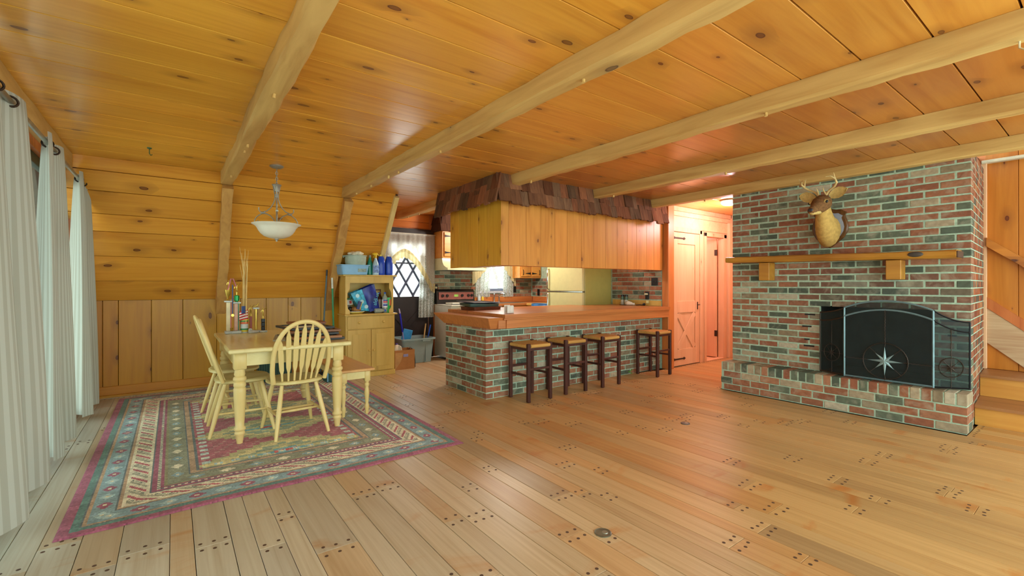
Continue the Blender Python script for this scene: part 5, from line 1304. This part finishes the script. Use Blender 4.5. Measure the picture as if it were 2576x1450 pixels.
MB().obox((1.99+.018, 6.502, ZS+.155), (.03, .003, .04), (0, -.06, .1)).obj('red_print', plain('carton_red', S(180, 60, 50), .6), t)
tag(MB().box(1.965, 2.01, 6.50, 6.56, ZS+.001, ZS+.117, .004).obj('spice_tin', plain('brown_tin', S(90, 70, 50), .4)), 'brown tin under the tilted food box', 'tin')
t = thing('small_packet', 'navy and yellow packet leaning on the shopping bag', 'packet', (2.08, 6.39, ZS+.06))
MB().obox((2.085, 6.385, ZS+.115), (.045, .02, .11), (0, .3, 0), .003).obj('pouch', plain('navy_pouch', S(24, 40, 110), .4), t)
MB().obox((2.11, 6.382, ZS+.11), (.008, .02, .10), (0, .3, 0), .002).obj('yellow_edge', plain('yellow_edge', S(230, 190, 60), .4), t)
def soda(x, y, label, liquid, lab, capc, text=None, twist=0):
    t = thing('soda_bottle', label, 'bottle', (x, y, ZS), 'soda bottles on the hutch shelf')
    MB().lathe([(.001, .004), (.03, 0), (.041, .012), (.043, .05), (.043, .17), (.04, .20), (.025, .235), (.014, .255), (.013, .27), (.001, .271)], (x, y, ZS), 18).obj('body', liquid, t, 50)
    MB().lathe([(.015, .268), (.0155, .27), (.0155, .288), (.001, .289)], (x, y, ZS), 14).obj('cap', capc, t, 40)
    MB().lathe([(.0436, .075), (.0438, .077), (.0438, .185), (.0436, .187)], (x, y, ZS), 18).obj('label', lab, t, 50)
    return t
CLR = plain('clear_pet', S(150, 160, 150), .15, var=.1); CAPB = plain('blue_cap', S(30, 90, 200), .4)
soda(2.42, 6.52, 'brown cola bottle at the back of the hutch shelf', plain('cola', S(70, 34, 22), .15), plain('clear_wrap', S(150, 130, 110), .3), plain('violet_cap', S(60, 40, 150), .4))
t = soda(2.462, 6.42, 'clear cola bottle with red, white and blue label on the hutch shelf', CLR, plain('white_wrap', S(232, 232, 236), .4), CAPB)
def onlabel(nm, a0, a1, z0, z1, mat, r_=.0446): 
    m = MB(); n = 8
    m.add([(2.462+r_*math.sin(a0+(a1-a0)*i/n), 6.42-r_*math.cos(a0+(a1-a0)*i/n), ZS+z) for z in (z0, z1) for i in range(n+1)], [(i, i+1, n+2+i, n+1+i) for i in range(n)]); m.obj(nm, mat, t)
onlabel('red_wave', -.9, .5, .143, .165, plain('label_red', S(206, 60, 70), .4)); onlabel('blue_wave', -.9, .5, .098, .120, plain('label_blue', S(30, 60, 170), .4)); onlabel('blue_band', -.9, .9, .168, .184, plain('label_blue2', S(40, 60, 150), .4))
def lettering(name, text, size, loc, rot, mat, parent):
    fc = bpy.data.curves.new('tmp_text', 'FONT'); fc.body = text; fc.size = size; fc.align_x = 'CENTER'; fc.extrude = .0006
    fo = bpy.data.objects.new('tmp_text', fc); COL.objects.link(fo); bpy.context.view_layer.update()
    me = bpy.data.meshes.new_from_object(fo.evaluated_get(bpy.context.evaluated_depsgraph_get())); me.name = name
    bpy.data.objects.remove(fo); bpy.data.curves.remove(fc); me.materials.clear(); me.materials.append(mat)
    o = bpy.data.objects.new(name, me); o.location = loc; o.rotation_euler = rot; return link(o, parent)
lettering('brand_lettering', 'PEPSI', .022, (2.452, 6.373, ZS+.124), (PI/2, 0, -.22), plain('label_ink', S(20, 30, 80), .5), t)
t = thing('snack_canister', 'bright green cylindrical snack can at the right of the hutch shelf', 'canister', (2.515, 6.40, ZS))
MB().lathe([(.001, 0), (.036, 0), (.037, .002), (.037, .205), (.001, .206)], (2.512, 6.41, ZS), 20).obj('tube', plain('green_can', S(40, 170, 80), .35, var=.15, scale=14), t, 40)
MB().lathe([(.0375, .203), (.0385, .205), (.0385, .214), (.001, .215)], (2.512, 6.41, ZS), 20).obj('lid', plain('clear_lid', S(120, 200, 150), .3), t, 40)
m = MB(); m.add([(2.512+.0376*math.sin(a), 6.41-.0376*math.cos(a), ZS+z) for z in (.10, .19) for a in (-.1, .2, .5, .8, 1.1)], [(i, i+1, 6+i, 5+i) for i in range(4)]); m.obj('orange_print', plain('orange_print', S(224, 120, 80), .4), t)
t = thing('water_bottle', 'small water bottle with blue cap lying on the hutch shelf', 'bottle', (2.37, 6.36, ZS))
MB().lathe([(.001, 0), (.03, 0), (.032, .01), (.032, .09), (.014, .125), (.013, .14)], (2.30, 6.385, ZS+.034), 16, 0).obj('body', CLR, t, 50); MB().lathe([(.016, .138), (.017, .14), (.017, .158), (.001, .159)], (2.30, 6.385, ZS+.034), 14, 0).obj('cap', CAPB, t, 40)
t = thing('small_picture', 'small framed picture leaning at the back of the hutch shelf', 'picture frame', (2.41, 6.63, ZS))
MB().box(2.33, 2.345, 6.62, 6.64, ZS, ZS+.33, .002).box(2.465, 2.48, 6.62, 6.64, ZS, ZS+.33, .002).box(2.33, 2.48, 6.62, 6.64, ZS+.31, ZS+.33, .002).box(2.33, 2.48, 6.62, 6.64, ZS, ZS+.02, .002).obj('frame', FW, t); MB().box(2.34, 2.47, 6.63, 6.636, ZS+.01, ZS+.32).obj('picture', plain('gold_print', S(190, 160, 80), .4, var=.4), t)
# set everything of the hutch onto it (top: clear of the sloped wall)
bpy.context.view_layer.update()
for o in list(COL.objects):
    if o.parent is None and o not in before_hutch and o.type in ('MESH', 'EMPTY'):
        zb = o.location.z if o.type == 'EMPTY' else min(v.co.z for v in o.data.vertices)
        if zb > 1.3: o.location += Vector((-.058, -.31 if 'pot' in o.name or 'cloth' in o.name else (-.265 if 'basin' in o.name else -.235), 0))
        else: o.location += Vector((-.058, -.185, 0))
# ---- broom handles leaning by the hutch
t = thing('broom_handle', 'dark grey broom handle leaning against the sloped wall', 'broom', (1.565, 6.33, 0))
MB().tube([(1.565, 6.33, .09), (1.648, 6.36, 1.37)], .011, 8).obj('pole', plain('slate_pole', S(70, 92, 100), .4), t, 60); MB().tube([(1.648, 6.36, 1.37), (1.653, 6.364, 1.45)], .013, 8).obj('grip', BLACK, t, 60)
MB().box(1.43, 1.655, 6.29, 6.36, .0, .10, .01).obj('brush_head', plain('dark_bristle', S(50, 50, 54), .9), t)
t = thing('mop_handle', 'green mop handle with a white grip beside the hutch', 'mop', (1.745, 6.33, 0))
MB().tube([(1.745, 6.33, .06), (1.728, 6.38, 1.2)], .0125, 8).obj('pole', plain('green_pole', S(40, 140, 90), .4), t, 60); MB().tube([(1.728, 6.38, 1.2), (1.725, 6.388, 1.345)], .014, 8).obj('grip', plain('white_grip', S(224, 226, 214), .5), t, 60)
MB().lathe([(.06, 0), (.07, .02), (.03, .07), (.014, .09)], (1.745, 6.33, .0), 12).obj('mop_head', plain('mop_yarn', S(180, 176, 160), .95), t, 50)
# ---- green ribbed storage under the table, by the wall
DG = plain('dark_green_plastic', S(28, 58, 50), .5)
t = thing('ribbed_crate', 'dark green ribbed crate against the back wall behind the table', 'crate', (1.05, 6.5, 0))
MB().box(.86, 1.25, 6.50, 6.655, .01, .31, .006).obj('bin', DG, t)
for k in range(14): MB().box(.868+k*.0275, .880+k*.0275, 6.492, 6.50, .02, .30, .002).obj('rib', plain('green_rib', S(44, 88, 70), .5) if k == 0 else bpy.data.materials['green_rib'], t)
t = thing('ribbed_crate', 'blue-green ribbed crate low behind the bench, left of the hutch', 'crate', (1.68, 6.2, 0))
MB().box(1.56, 1.82, 6.02, 6.20, .009, .20, .006).obj('bin', plain('teal_bin', S(40, 96, 92), .5), t)
for k in range(9): MB().box(1.566+k*.028, 1.578+k*.028, 6.012, 6.02, .02, .19, .002).obj('rib', bpy.data.materials['green_rib'] if k % 2 else BLUEP, t)
# ---- storage tote, cardboard box and what they hold
t = thing('storage_tote', 'grey-blue storage tote by the back door', 'storage bin', (3.18, 6.95, 0))
TOTE = plain('grey_blue_tote', S(146, 172, 178), .45, var=.04)
TR = [rr(3.14, 6.93, .24, .20, .04, .004), rr(3.14, 6.93, .275, .235, .045, .37), rr(3.14, 6.93, .30, .26, .05, .372), rr(3.14, 6.93, .30, .26, .05, .395), rr(3.14, 6.93, .272, .232, .045, .395), rr(3.14, 6.93, .235, .195, .04, .02)]
rz_ = Matrix.Translation((3.14, 6.93, 0)) @ Matrix.Rotation(-.0, 4, 'Z') @ Matrix.Translation((-3.14, -6.93, 0))
m = MB(); m.m = rz_; m.loft(TR); m.obj('tub', TOTE, t, 35)
m = MB(); m.box(3.19, 3.34, 6.672, 6.69, .345, .372, .003); m.box(3.26, 3.272, 6.70, 6.72, .02, .34, .003); m.obj('rib_handle', TOTE, t)
tag(MB().obox((3.03, 6.93, .40), (.17, .02, .26), (.05, .25, .1), .006).obj('plastic_dustpan', plain('sky_plastic', S(60, 150, 215), .4)), 'sky blue dustpan standing in the storage tote', 'dustpan')
t = thing('blue_mop_pole', 'mop with a blue sleeve leaning in the storage tote', 'mop', (2.95, 6.9, .05)); MB().tube([(3.0, 6.86, .05), (2.925, 6.84, .50)], .008, 7).obj('pole', plain('lilac_pole', S(160, 140, 200), .4), t, 60); MB().tube([(2.925, 6.84, .50), (2.875, 6.826, .80)], .014, 8).obj('sleeve', plain('royal_blue', S(30, 40, 200), .4), t, 60); MB().tube([(2.875, 6.826, .80), (2.86, 6.82, .87)], [.014, .009], 8).obj('tip', plain('lilac_tip', S(190, 180, 226), .4), t, 60)
t = thing('wooden_spoon_handle', 'tan wooden handle sticking out of the storage tote', 'brush', (3.34, 6.95, .1)); MB().tube([(3.30, 6.93, .05), (3.40, 6.99, .60)], .012, 8).obj('handle', plain('tan_wood', S(206, 176, 124), .5), t, 60); MB().ell((3.29, 6.925, .04), (.03, .03, .03)).obj('bristles', plain('tan_bristle', S(150, 130, 90), .9), t, 60)
t = thing('blue_brush_handle', 'bright blue brush handle sticking out of the storage tote', 'brush', (3.38, 6.95, .1)); MB().tube([(3.33, 6.90, .06), (3.47, 6.95, .58)], .013, 8).obj('handle', plain('bright_blue', S(20, 90, 220), .35), t, 60); MB().ell((3.32, 6.895, .05), (.03, .03, .03)).obj('bristles', plain('blue_bristle', S(60, 90, 160), .9), t, 60)
t = thing('cardboard_box', 'open brown cardboard box on the floor beside the hutch', 'box', (2.75, 6.42, 0))
CARD = plain('cardboard', S(178, 122, 70), .85, var=.06)
x0, x1, y0, y1, h = 2.595, 2.905, 6.34, 6.60, .285
MB().box(x0, x1, y0, y0+.006, .0, h).obj('front_wall', CARD, t); MB().box(x0, x1, y1-.006, y1, 0, h).obj('back_wall', CARD, t); MB().box(x0, x0+.006, y0+.006, y1-.006, 0, h).obj('side_wall', CARD, t); MB().box(x1-.006, x1, y0+.006, y1-.006, 0, h).obj('side_wall', CARD, t); MB().box(x0+.006, x1-.006, y0+.006, y1-.006, 0, .006).obj('bottom', CARD, t)
MB().prism([(x0+.002, .01), (x0+.002, .25), (x0+.13, .25), (x0+.09, .12)], 1, y0-.006, y0-.001).obj('flap', plain('cardboard_light', S(196, 150, 96), .85), t)
MB().box(2.725, 2.80, y0-.003, y0-.0005, .185, .225).obj('hand_hole', plain('hand_hole_blue', S(150, 150, 200), .6), t)
t = thing('milk_jug', 'white plastic jug standing in the cardboard box', 'jug', (2.67, 6.46, .01))
MB().loft([[(2.67+hx*math.copysign(abs(math.cos(a))**.55, math.cos(a)), 6.46+hx*math.copysign(abs(math.sin(a))**.55, math.sin(a)), z) for a in [2*PI*k/20 for k in range(20)]] for hx, z in ((.055, .008), (.066, .02), (.066, .26), (.055, .31), (.03, .345), (.016, .36))]).obj('body', plain('milky_plastic', S(220, 214, 196), .35), t, 45)
MB().lathe([(.018, .36), (.019, .362), (.019, .378), (.001, .379)], (2.67, 6.46, 0), 12).obj('cap', plain('violet_cap2', S(90, 70, 150), .4), t, 40)
MB().tube([(2.69, 6.42, .345), (2.71, 6.40, .33), (2.72, 6.39, .28)], .009, 6).obj('handle', bpy.data.materials['milky_plastic'], t, 60)
tag(MB().tube([(2.84, 6.45, .10), (2.85, 6.43, .28), (2.87, 6.42, .31), (2.895, 6.42, .29), (2.93, 6.40, .2), (2.935, 6.39, .08), (2.92, 6.36, .012)], .005, 6).obj('power_cord', BLACK, None, 60), 'black cord trailing out of the cardboard box', 'cord')
# ---- on the bar
t = thing('baking_tray', 'dark brown baking tray lowest of the stack on the bar', 'tray', (3.2, 5.03, .931), 'trays stacked on the bar')
def tray(t, x, y, z, hx, hy, h, mat, rz, tilt=0):
    M = Matrix.Translation((x, y, z)) @ Euler((tilt, tilt*.6, rz)).to_matrix().to_4x4()
    m = MB(); m.m = M; m.loft([rr(0, 0, hx*.92, hy*.92, .02, 0), rr(0, 0, hx*.94, hy*.94, .02, h-.003), rr(0, 0, hx, hy, .03, h-.003), rr(0, 0, hx, hy, .03, h), rr(0, 0, hx*.92, hy*.92, .02, h), rr(0, 0, hx*.90, hy*.90, .02, .004)]); m.obj('pan', mat, t, 35)
tray(t, 3.22, 5.0, .931, .24, .16, .04, plain('burnt_copper', S(110, 64, 44), .35, .5), .12)
t = thing('baking_tray', 'green-grey pan in the middle of the stack on the bar', 'tray', (3.2, 5.03, .972), 'trays stacked on the bar'); tray(t, 3.2, 5.01, .975, .23, .16, .035, plain('green_pan', S(70, 96, 88), .3, .5), -.05, .03)
t = thing('baking_tray', 'blue-grey cookie sheet on top of the stack on the bar', 'tray', (3.2, 5.03, 1.01), 'trays stacked on the bar'); tray(t, 3.2, 5.03, 1.018, .25, .17, .014, plain('dark_sheet', S(86, 96, 116), .35, .6), .2, .04)
t = thing('white_card_stand', 'white folded card standing on the bar near its corner', 'card', (3.02, 4.15, .931))
MB().obox((3.03, 4.10, .975), (.10, .012, .085), (0, 0, .25), .002).obj('front_leaf', plain('white_card', S(232, 232, 224), .6), t); MB().obox((3.03, 4.16, .978), (.10, .004, .09), (0, 0, .25)).obj('back_leaf', plain('white_card2', S(232, 232, 224), .6), t); MB().obox((3.082, 4.145, .97), (.004, .06, .078), (0, 0, .25)).obj('side_leaf', bpy.data.materials['white_card2'], t)
GLS = plain('salt_glass', S(206, 210, 200), .2); GRN = plain('shaker_green', S(80, 110, 90), .4)
t = thing('shaker_caddy', 'small wire caddy holding the shakers on the bar', 'caddy', (5.74, 4.72, .931)); MB().box(5.70, 5.78, 4.65, 4.79, .931, .938, .002).obj('tray', RUSTIRON, t); MB().tube([(5.70, 4.65, .965), (5.78, 4.65, .965), (5.78, 4.79, .965), (5.70, 4.79, .965), (5.70, 4.65, .965)], .003, 5).obj('wire', CHROME, t, 60)
for y, lb in ((4.76, 'left glass shaker with dark cap on the bar'), (4.685, 'right glass shaker with dark cap on the bar')):
    s = thing('glass_shaker', lb, 'shaker', (5.74, y, .9385), 'shakers on the bar')
    MB().lathe([(.001, 0), (.026, 0), (.027, .003), (.027, .115), (.001, .116)], (5.74, y, .9385), 16).obj('jar', GLS, s, 40); MB().lathe([(.0275, .075), (.0277, .076), (.0277, .125), (.0265, .126)], (5.74, y, .9385), 16).obj('label', GRN, s, 40); MB().lathe([(.027, .126), (.027, .15), (.018, .156), (.001, .156)], (5.74, y, .9385), 16).obj('cap', BLACK, s, 40)
tag(MB().loft([sec((5.70, 4.655, .958), (.3, -1, 0), .02, .015, 10), sec((5.70, 4.64, .965), (.3, -1, 0), .034, .034, 10), sec((5.705, 4.60, .965), (.2, -1, 0), .037, .034, 10), sec((5.71, 4.56, .958), (.1, -1, -.1), .03, .026, 10), sec((5.71, 4.53, .952), (0, -1, 0), .018, .014, 10), sec((5.71, 4.51, .952), (0, -1, 0), .022, .020, 10), sec((5.71, 4.50, .952), (0, -1, 0), .01, .01, 10)]).obj('ceramic_gourd', plain('white_ceramic', S(232, 228, 212), .35), None, 60), 'white gourd-shaped holder lying beside the shakers', 'ornament')
tag(MB().tube([(5.74, 4.50, .937), (5.78, 4.45, .945), (5.79, 4.40, .94)], .006, 6).ell((5.79, 4.385, .952), (.02, .025, .02)).obj('charger_plug', BLACK, None, 60), 'black plug and cord on the bar by the backsplash', 'plug')
tag(MB().box(5.80, 5.827, 4.315, 4.36, .965, 1.01, .006).obj('night_light', plain('pale_night_light', S(226, 220, 150), .4)), 'pale square night light on the bar backsplash', 'night light')
# ---- small things on floor, beam and ceiling
for x, y, rad, lb, c in ((1.735, 1.563, .043, 'round metal floor socket cover in the foreground planks', S(130, 140, 130)), (3.702, 2.356, .04, 'round metal floor socket cover in mid floor toward the fireplace', S(104, 110, 116))):
    t = thing('floor_socket', lb, 'floor socket', (x, y, 0), 'floor sockets')
    MB().lathe([(rad, .0), (rad, .003), (rad*.9, .005), (rad*.86, .0035), (.001, .0035)], (x, y, .0005), 28).obj('plate', plain('worn_brass_%d' % int(x*100), c, .35, .8, var=.3), t, 30)
    MB().lathe([(.016, .0035), (.014, .006), (.001, .0062)], (x+.008, y-.006, .0005), 18).obj('plug_cap', plain('steel_cap_%d' % int(x*100), S(170, 180, 174), .3, .8), t, 30)
t = thing('leaf_sprig', 'small green leaf sprig at the foot of the bar between stools', 'leaf', (5.06, 4.06, 0))
for k in range(5):
    a = k*1.25; MB().ell((5.06+.02*math.cos(a), 4.06+.02*math.sin(a), .03+.012*k), (.02, .014, .006), 8, 5).obj('leaf', plain('green_leaf', S(96, 150, 60), .7) if k == 0 else bpy.data.materials['green_leaf'], t, 60)
tag(MB().tube([(3.02, .275, 2.34), (3.02, .275, 2.305), (3.01, .25, 2.28), (2.995, .235, 2.285), (2.99, .23, 2.30)], .004, 6).obj('beam_hook', plain('white_hook', S(214, 206, 176), .4), None, 60), 'pale cup hook under the ceiling beam at top right', 'hook')
tag(MB().lathe([(.001, 0), (.018, 0), (.016, -.008), (.006, -.012)], (-.165, 5.09, ZC), 12).tube([(-.165, 5.09, ZC-.01), (-.165, 5.09, ZC-.05), (-.155, 5.09, ZC-.065), (-.145, 5.09, ZC-.055)], .004, 6).obj('ceiling_hook', plain('green_hook', S(60, 96, 60), .5), None, 60), 'small green hook in the ceiling left of the lamp', 'hook')

lettering('bag_lettering', 'aldi.us', .075, (2.287, 6.201, 1.05), Euler((PI/2, -PI/2+.22, 0)), plain('print_cyan', S(100, 196, 230), .4), bag_)

# ================================================================== RUG, CURTAINS, OUTSIDE
# ---- rug with a woven pattern (one colour per knot, stored on the mesh)
RX0, RX1, RY0, RY1 = -.47, 1.84, 3.10, 6.53
cell = .0085; nx = int((RX1-RX0)/cell); ny = int((RY1-RY0)/cell)
gx, gy = np.meshgrid((np.arange(nx)+.5)/nx*(RX1-RX0), (np.arange(ny)+.5)/ny*(RY1-RY0), indexing='xy')
W_, H_ = RX1-RX0, RY1-RY0
dx = np.minimum(gx, W_-gx); dy = np.minimum(gy, H_-gy); d = np.minimum(dx, dy)
tt = np.where(dx < dy, gy, gx)
rs = np.random.RandomState(2)
def CC(r, g, b): return np.array(S(r, g, b)[:3])
img = np.zeros((ny, nx, 3)); img[:] = CC(150, 78, 84)
def put(mask, c): img[mask] = CC(*c)
MAR, GRE, BLU, CRE, OLI, TAN, SLA, LBL = (138, 80, 100), (84, 118, 112), (120, 148, 156), (196, 194, 172), (128, 128, 98), (158, 136, 110), (88, 100, 104), (152, 180, 182)
put(d < .055, MAR); put((d >= .055) & (d < .085), GRE); put((d >= .085) & (d < .095), SLA); put((d >= .095) & (d < .11), TAN)
b = (d >= .11) & (d < .215); put(b, BLU)
def motif(c0, w_, per, colA, colB, k=.5):
    ph = np.mod(tt, per)/per-.5; q = np.abs(ph)*2+np.abs(d-c0)/w_
    n = (np.floor(tt/per) % 2) == 0
    m_ = (q < k) & (np.abs(d-c0) < w_); put(m_ & n, colA); put(m_ & ~n, colB); put((q < k*.35) & (np.abs(d-c0) < w_), CRE)
motif(.162, .05, .13, MAR, LBL, .75)
put((d >= .215) & (d < .222), SLA); put((d >= .222) & (d < .238), TAN)
b = (d >= .238) & (d < .355); put(b, CRE)
ph = np.mod(tt+(d-.29)*1.6, .16)/.16
put(b & (ph < .22) & (d > .255) & (d < .34), (156, 84, 92)); put(b & (ph > .5) & (ph < .72) & (d > .255) & (d < .34), (140, 142, 122)); put(b & (ph > .8) & (ph < .86) & (d > .26) & (d < .33), (74, 100, 92))
put((d >= .355) & (d < .365), SLA); put((d >= .365) & (d < .39), MAR); ck_ = (np.mod(tt, .034) < .017); put((d >= .39) & (d < .41), CRE); put((d >= .39) & (d < .41) & ck_, SLA); put((d >= .41) & (d < .425), MAR); put((d >= .425) & (d < .44), OLI)
b = (d >= .44) & (d < .55); put(b, (122, 128, 108)); motif(.495, .055, .17, CRE, BLU, .62)
put((d >= .55) & (d < .565), SLA); put((d >= .565) & (d < .60), TAN); put((d >= .60) & (d < .615), SLA)
# field: stepped medallions
fx = (gx-W_/2); fy = gy-H_/2; fieldm = d >= .615
put(fieldm, (146, 84, 94))
st = np.round(fx/.055)*.055; sty = np.round(fy/.045)*.045
for cy in (-1.05, -.35, .35, 1.05):
    e = np.abs(np.round((fy-cy)/.045)*.045)/.33+np.abs(st)/.62
    put(fieldm & (e < 1.0), (156, 156, 112)); put(fieldm & (e < .80), (186, 178, 128)); put(fieldm & (e < .62), (128, 146, 124)); put(fieldm & (e < .45), (170, 168, 120)); put(fieldm & (e < .27), (98, 150, 160)); put(fieldm & (e < .12), (170, 70, 70))
pz = (np.mod(np.floor(gx/.03)+np.floor(gy/.022)*3, 7) == 0) & fieldm; img[pz] = img[pz]*.72+CC(180, 176, 150)*.28
edge = fieldm & (d < .70); phe = np.mod(tt, .10); put(edge & (phe < .05) & (d > .635) & (d < .685), LBL); put(edge & (phe > .02) & (phe < .03) & (d > .635) & (d < .685), CRE)
noise2 = rs.normal(1, .13, (ny, nx, 1)); lowf = np.repeat(np.repeat(rs.normal(1, .09, (ny//6+1, nx//6+1, 1)), 6, 0), 6, 1)[:ny, :nx]
img = np.clip(img*noise2*lowf*1.48, 0, 1)
ax_ = np.linspace(RX0, RX1, nx+1); ay_ = np.linspace(RY0, RY1, ny+1); X_, Y_ = np.meshgrid(ax_, ay_, indexing='xy')
Zr = .0085+rs.normal(0, .0007, X_.shape); ed = np.minimum(np.minimum(X_-RX0, RX1-X_), np.minimum(Y_-RY0, RY1-Y_)); Zr = np.where(ed < .001, .001, Zr)
Yw = Y_+np.where(ed < .3, 1, 1)*.008*np.sin(X_*5)*(Y_ < RY0+.3)
verts = np.stack([X_, Yw, Zr], -1).reshape(-1, 3)
idx = np.arange((nx+1)*(ny+1)).reshape(ny+1, nx+1)
faces = np.stack([idx[:-1, :-1], idx[:-1, 1:], idx[1:, 1:], idx[1:, :-1]], -1).reshape(-1, 4)
me = bpy.data.meshes.new('area_rug'); me.vertices.add(len(verts)); me.vertices.foreach_set('co', verts.ravel()); me.loops.add(faces.size); me.loops.foreach_set('vertex_index', faces.ravel())
me.polygons.add(len(faces)); me.polygons.foreach_set('loop_start', np.arange(0, faces.size, 4)); me.polygons.foreach_set('loop_total', np.full(len(faces), 4)); me.update()
ca = me.attributes.new('knot', 'FLOAT_COLOR', 'FACE'); ca.data.foreach_set('color', np.concatenate([img.reshape(-1, 3), np.ones((nx*ny, 1))], 1).ravel())
m, nt, p = nodes('woven_rug'); at_ = N(nt, 'ShaderNodeAttribute', attribute_name='knot'); L(nt, at_.outputs['Color'], p.inputs['Base Color']); p.inputs['Roughness'].default_value = .95; p.inputs['Specular IOR Level'].default_value = .05
p.inputs['Sheen Weight'].default_value = .15
me.materials.append(m); rug = bpy.data.objects.new('area_rug', me); link(rug)
tag(rug, 'oriental rug in maroon, blue and cream under the dining table', 'rug')

# ---- curtains on the gable glazing
CURT = cloth('striped_linen', S(190, 196, 188), S(166, 167, 154), stripes=36, trans=.10)
def curtain(y0, y1, label, seed, folds, amp, xbot, ph, ztop=2.262, zbot=.03):
    t = thing('curtain', label, 'curtain', (-.69, (y0+y1)/2, zbot), 'long curtains at the gable glazing')
    nu, nv = 110, 30
    def fn(u, v):
        a = amp*(.42+.75*v**.8)
        s = math.sin(u*folds*2*PI+ph)
        s = math.copysign(abs(s)**.8, s)
        x = -.69+(xbot+.69)*v+a*s+.008*math.sin(u*19+v*4+ph)*v
        y = y0+(y1-y0)*u+.03*math.sin(u*folds*4*PI+ph)*(.4+v*.6)+.10*(u-.4)*v
        return (x, y, ztop+(zbot-ztop)*v+.004*math.sin(u*17))
    m = MB(); m.grid(fn, nu, nv); o = m.obj('drape', CURT, t, 80)
    at = o.data.attributes.new('u', 'FLOAT', 'POINT'); at.data.foreach_set('value', [i/nu for j in range(nv+1) for i in range(nu+1)])
    n = int(folds*2)
    for k in range(n+1):
        u = (k*PI-ph)/(folds*2*PI)
        if not 0 < u < 1: u += 1/(2*folds) if u <= 0 else 0
        if not 0.02 < u < .98: continue
        y = y0+(y1-y0)*u
        ring = [(-.685+.027*math.cos(q), y+.012*math.cos(q), 2.215+.027*math.sin(q)) for q in [2*PI*i/16 for i in range(17)]]
        MB().tube(ring, .006, 6).obj('grommet', RUSTIRON, t, 60)
    return t
curtain(2.55, 3.70, 'striped pale curtain nearest the viewer at the left edge', 2, 2.25, .085, -.66, 1.0, zbot=.125)
curtain(4.22, 4.74, 'striped pale curtain in the middle of the three', 5, 1.25, .095, -.70, .7, zbot=.09)
curtain(5.52, 6.02, 'striped pale curtain farthest away beside the back wall', 9, 1.25, .10, -.70, .5, zbot=.075)
rd = thing('curtain_rod', 'pewter curtain rod along the gable glazing', 'curtain rod', (-.685, 3.6, 2.215))
MB().tube([(-.685, .8, 2.215), (-.685, 6.0, 2.215)], .0145, 12).obj('pole', plain('pewter_rod', S(150, 150, 140), .35, .6), rd, 60)
MB().ell((-.685, 6.02, 2.215), .025).obj('finial', bpy.data.materials['pewter_rod'], rd, 60)
for y in (1.5, 3.85, 5.9):
    MB().tube([(-.745, y, 2.30), (-.74, y, 2.26), (-.70, y, 2.235)], .009, 6).obj('bracket', RUSTIRON, rd, 60)

# ---- roof slab added outside the gable to block sky light from the curtains
struct(MB().prism([(-1.0, 2.75), (5.9, 2.75), (7.4, .8), (7.4, .9), (6.0, 2.87), (-1.0, 2.87)], 0, -3.2, -.9).obj('ceiling_sky_blocker', plain('sky_blocker_grey', S(92, 88, 78), .9)))
# ---- outside: pale ground and bare trees beyond the kitchen and the gable
struct(MB().box(-14, -1.1, -8, 22, -.5, -.35).box(-1.1, 16, 7.6, 22, -.5, -.35).obj('ground', plain('leaf_litter', S(206, 200, 190), .95, var=.2, scale=4)))
BARK = plain('grey_bark', S(178, 172, 168), .9, var=.3, scale=20)
LEAF = plain('spring_leaf', S(190, 200, 150), .8, var=.3, scale=6)
def tree(x, y, h, seed, label):
    r = random.Random(seed); t = thing('bare_tree', label, 'tree', (x, y, -.35), 'trees outside')
    tr = MB(); br = MB(); lf = MB()
    P_ = [(x+r.uniform(-.1, .1)*k, y, -.35+h*k/6) for k in range(7)]
    tr.tube(P_, [.09*(1-k/8) for k in range(7)], 7)
    def grow(p, dr, ln, rad, dep):
        pts = [p]; q = Vector(p); dd = Vector(dr)
        for k in range(4):
            dd = (dd+Vector((r.uniform(-.35, .35), r.uniform(-.35, .35), r.uniform(-.25, .3)))).normalized(); q = q+dd*ln/4; pts.append(tuple(q))
        br.tube(pts, [rad*(1-k/6) for k in range(5)], 5)
        if dep:
            for k in range(3): grow(pts[r.randint(2, 4)], (dd+Vector((r.uniform(-1, 1), r.uniform(-1, 1), r.uniform(-.5, .7)))).normalized(), ln*.65, rad*.5, dep-1)
        else:
            for k in range(2): lf.ell(tuple(q+Vector((r.uniform(-.1, .1), r.uniform(-.1, .1), r.uniform(-.1, .1)))), (.03, .03, .012), 5, 3)
    for k in range(9):
        a = r.uniform(0, 2*PI); grow(P_[r.randint(2, 6)], (math.cos(a), math.sin(a), r.uniform(-.1, .6)), h*.38, .03, 2)
    tr.obj('trunk', BARK, t, 60); br.obj('branches', BARK, t, 60); stuff(lf.obj('leaves', LEAF, t))
tree(7.4, 10.6, 4.2, 1, 'bare branching tree seen through the kitchen window'); tree(3.2, 12.0, 4.0, 2, 'bare tree seen through the diamond panes of the back door'); tree(9.5, 13.0, 5.0, 3, 'taller bare tree farther behind the kitchen'); tree(-5, 7, 5, 4, 'bare tree outside the gable glazing')
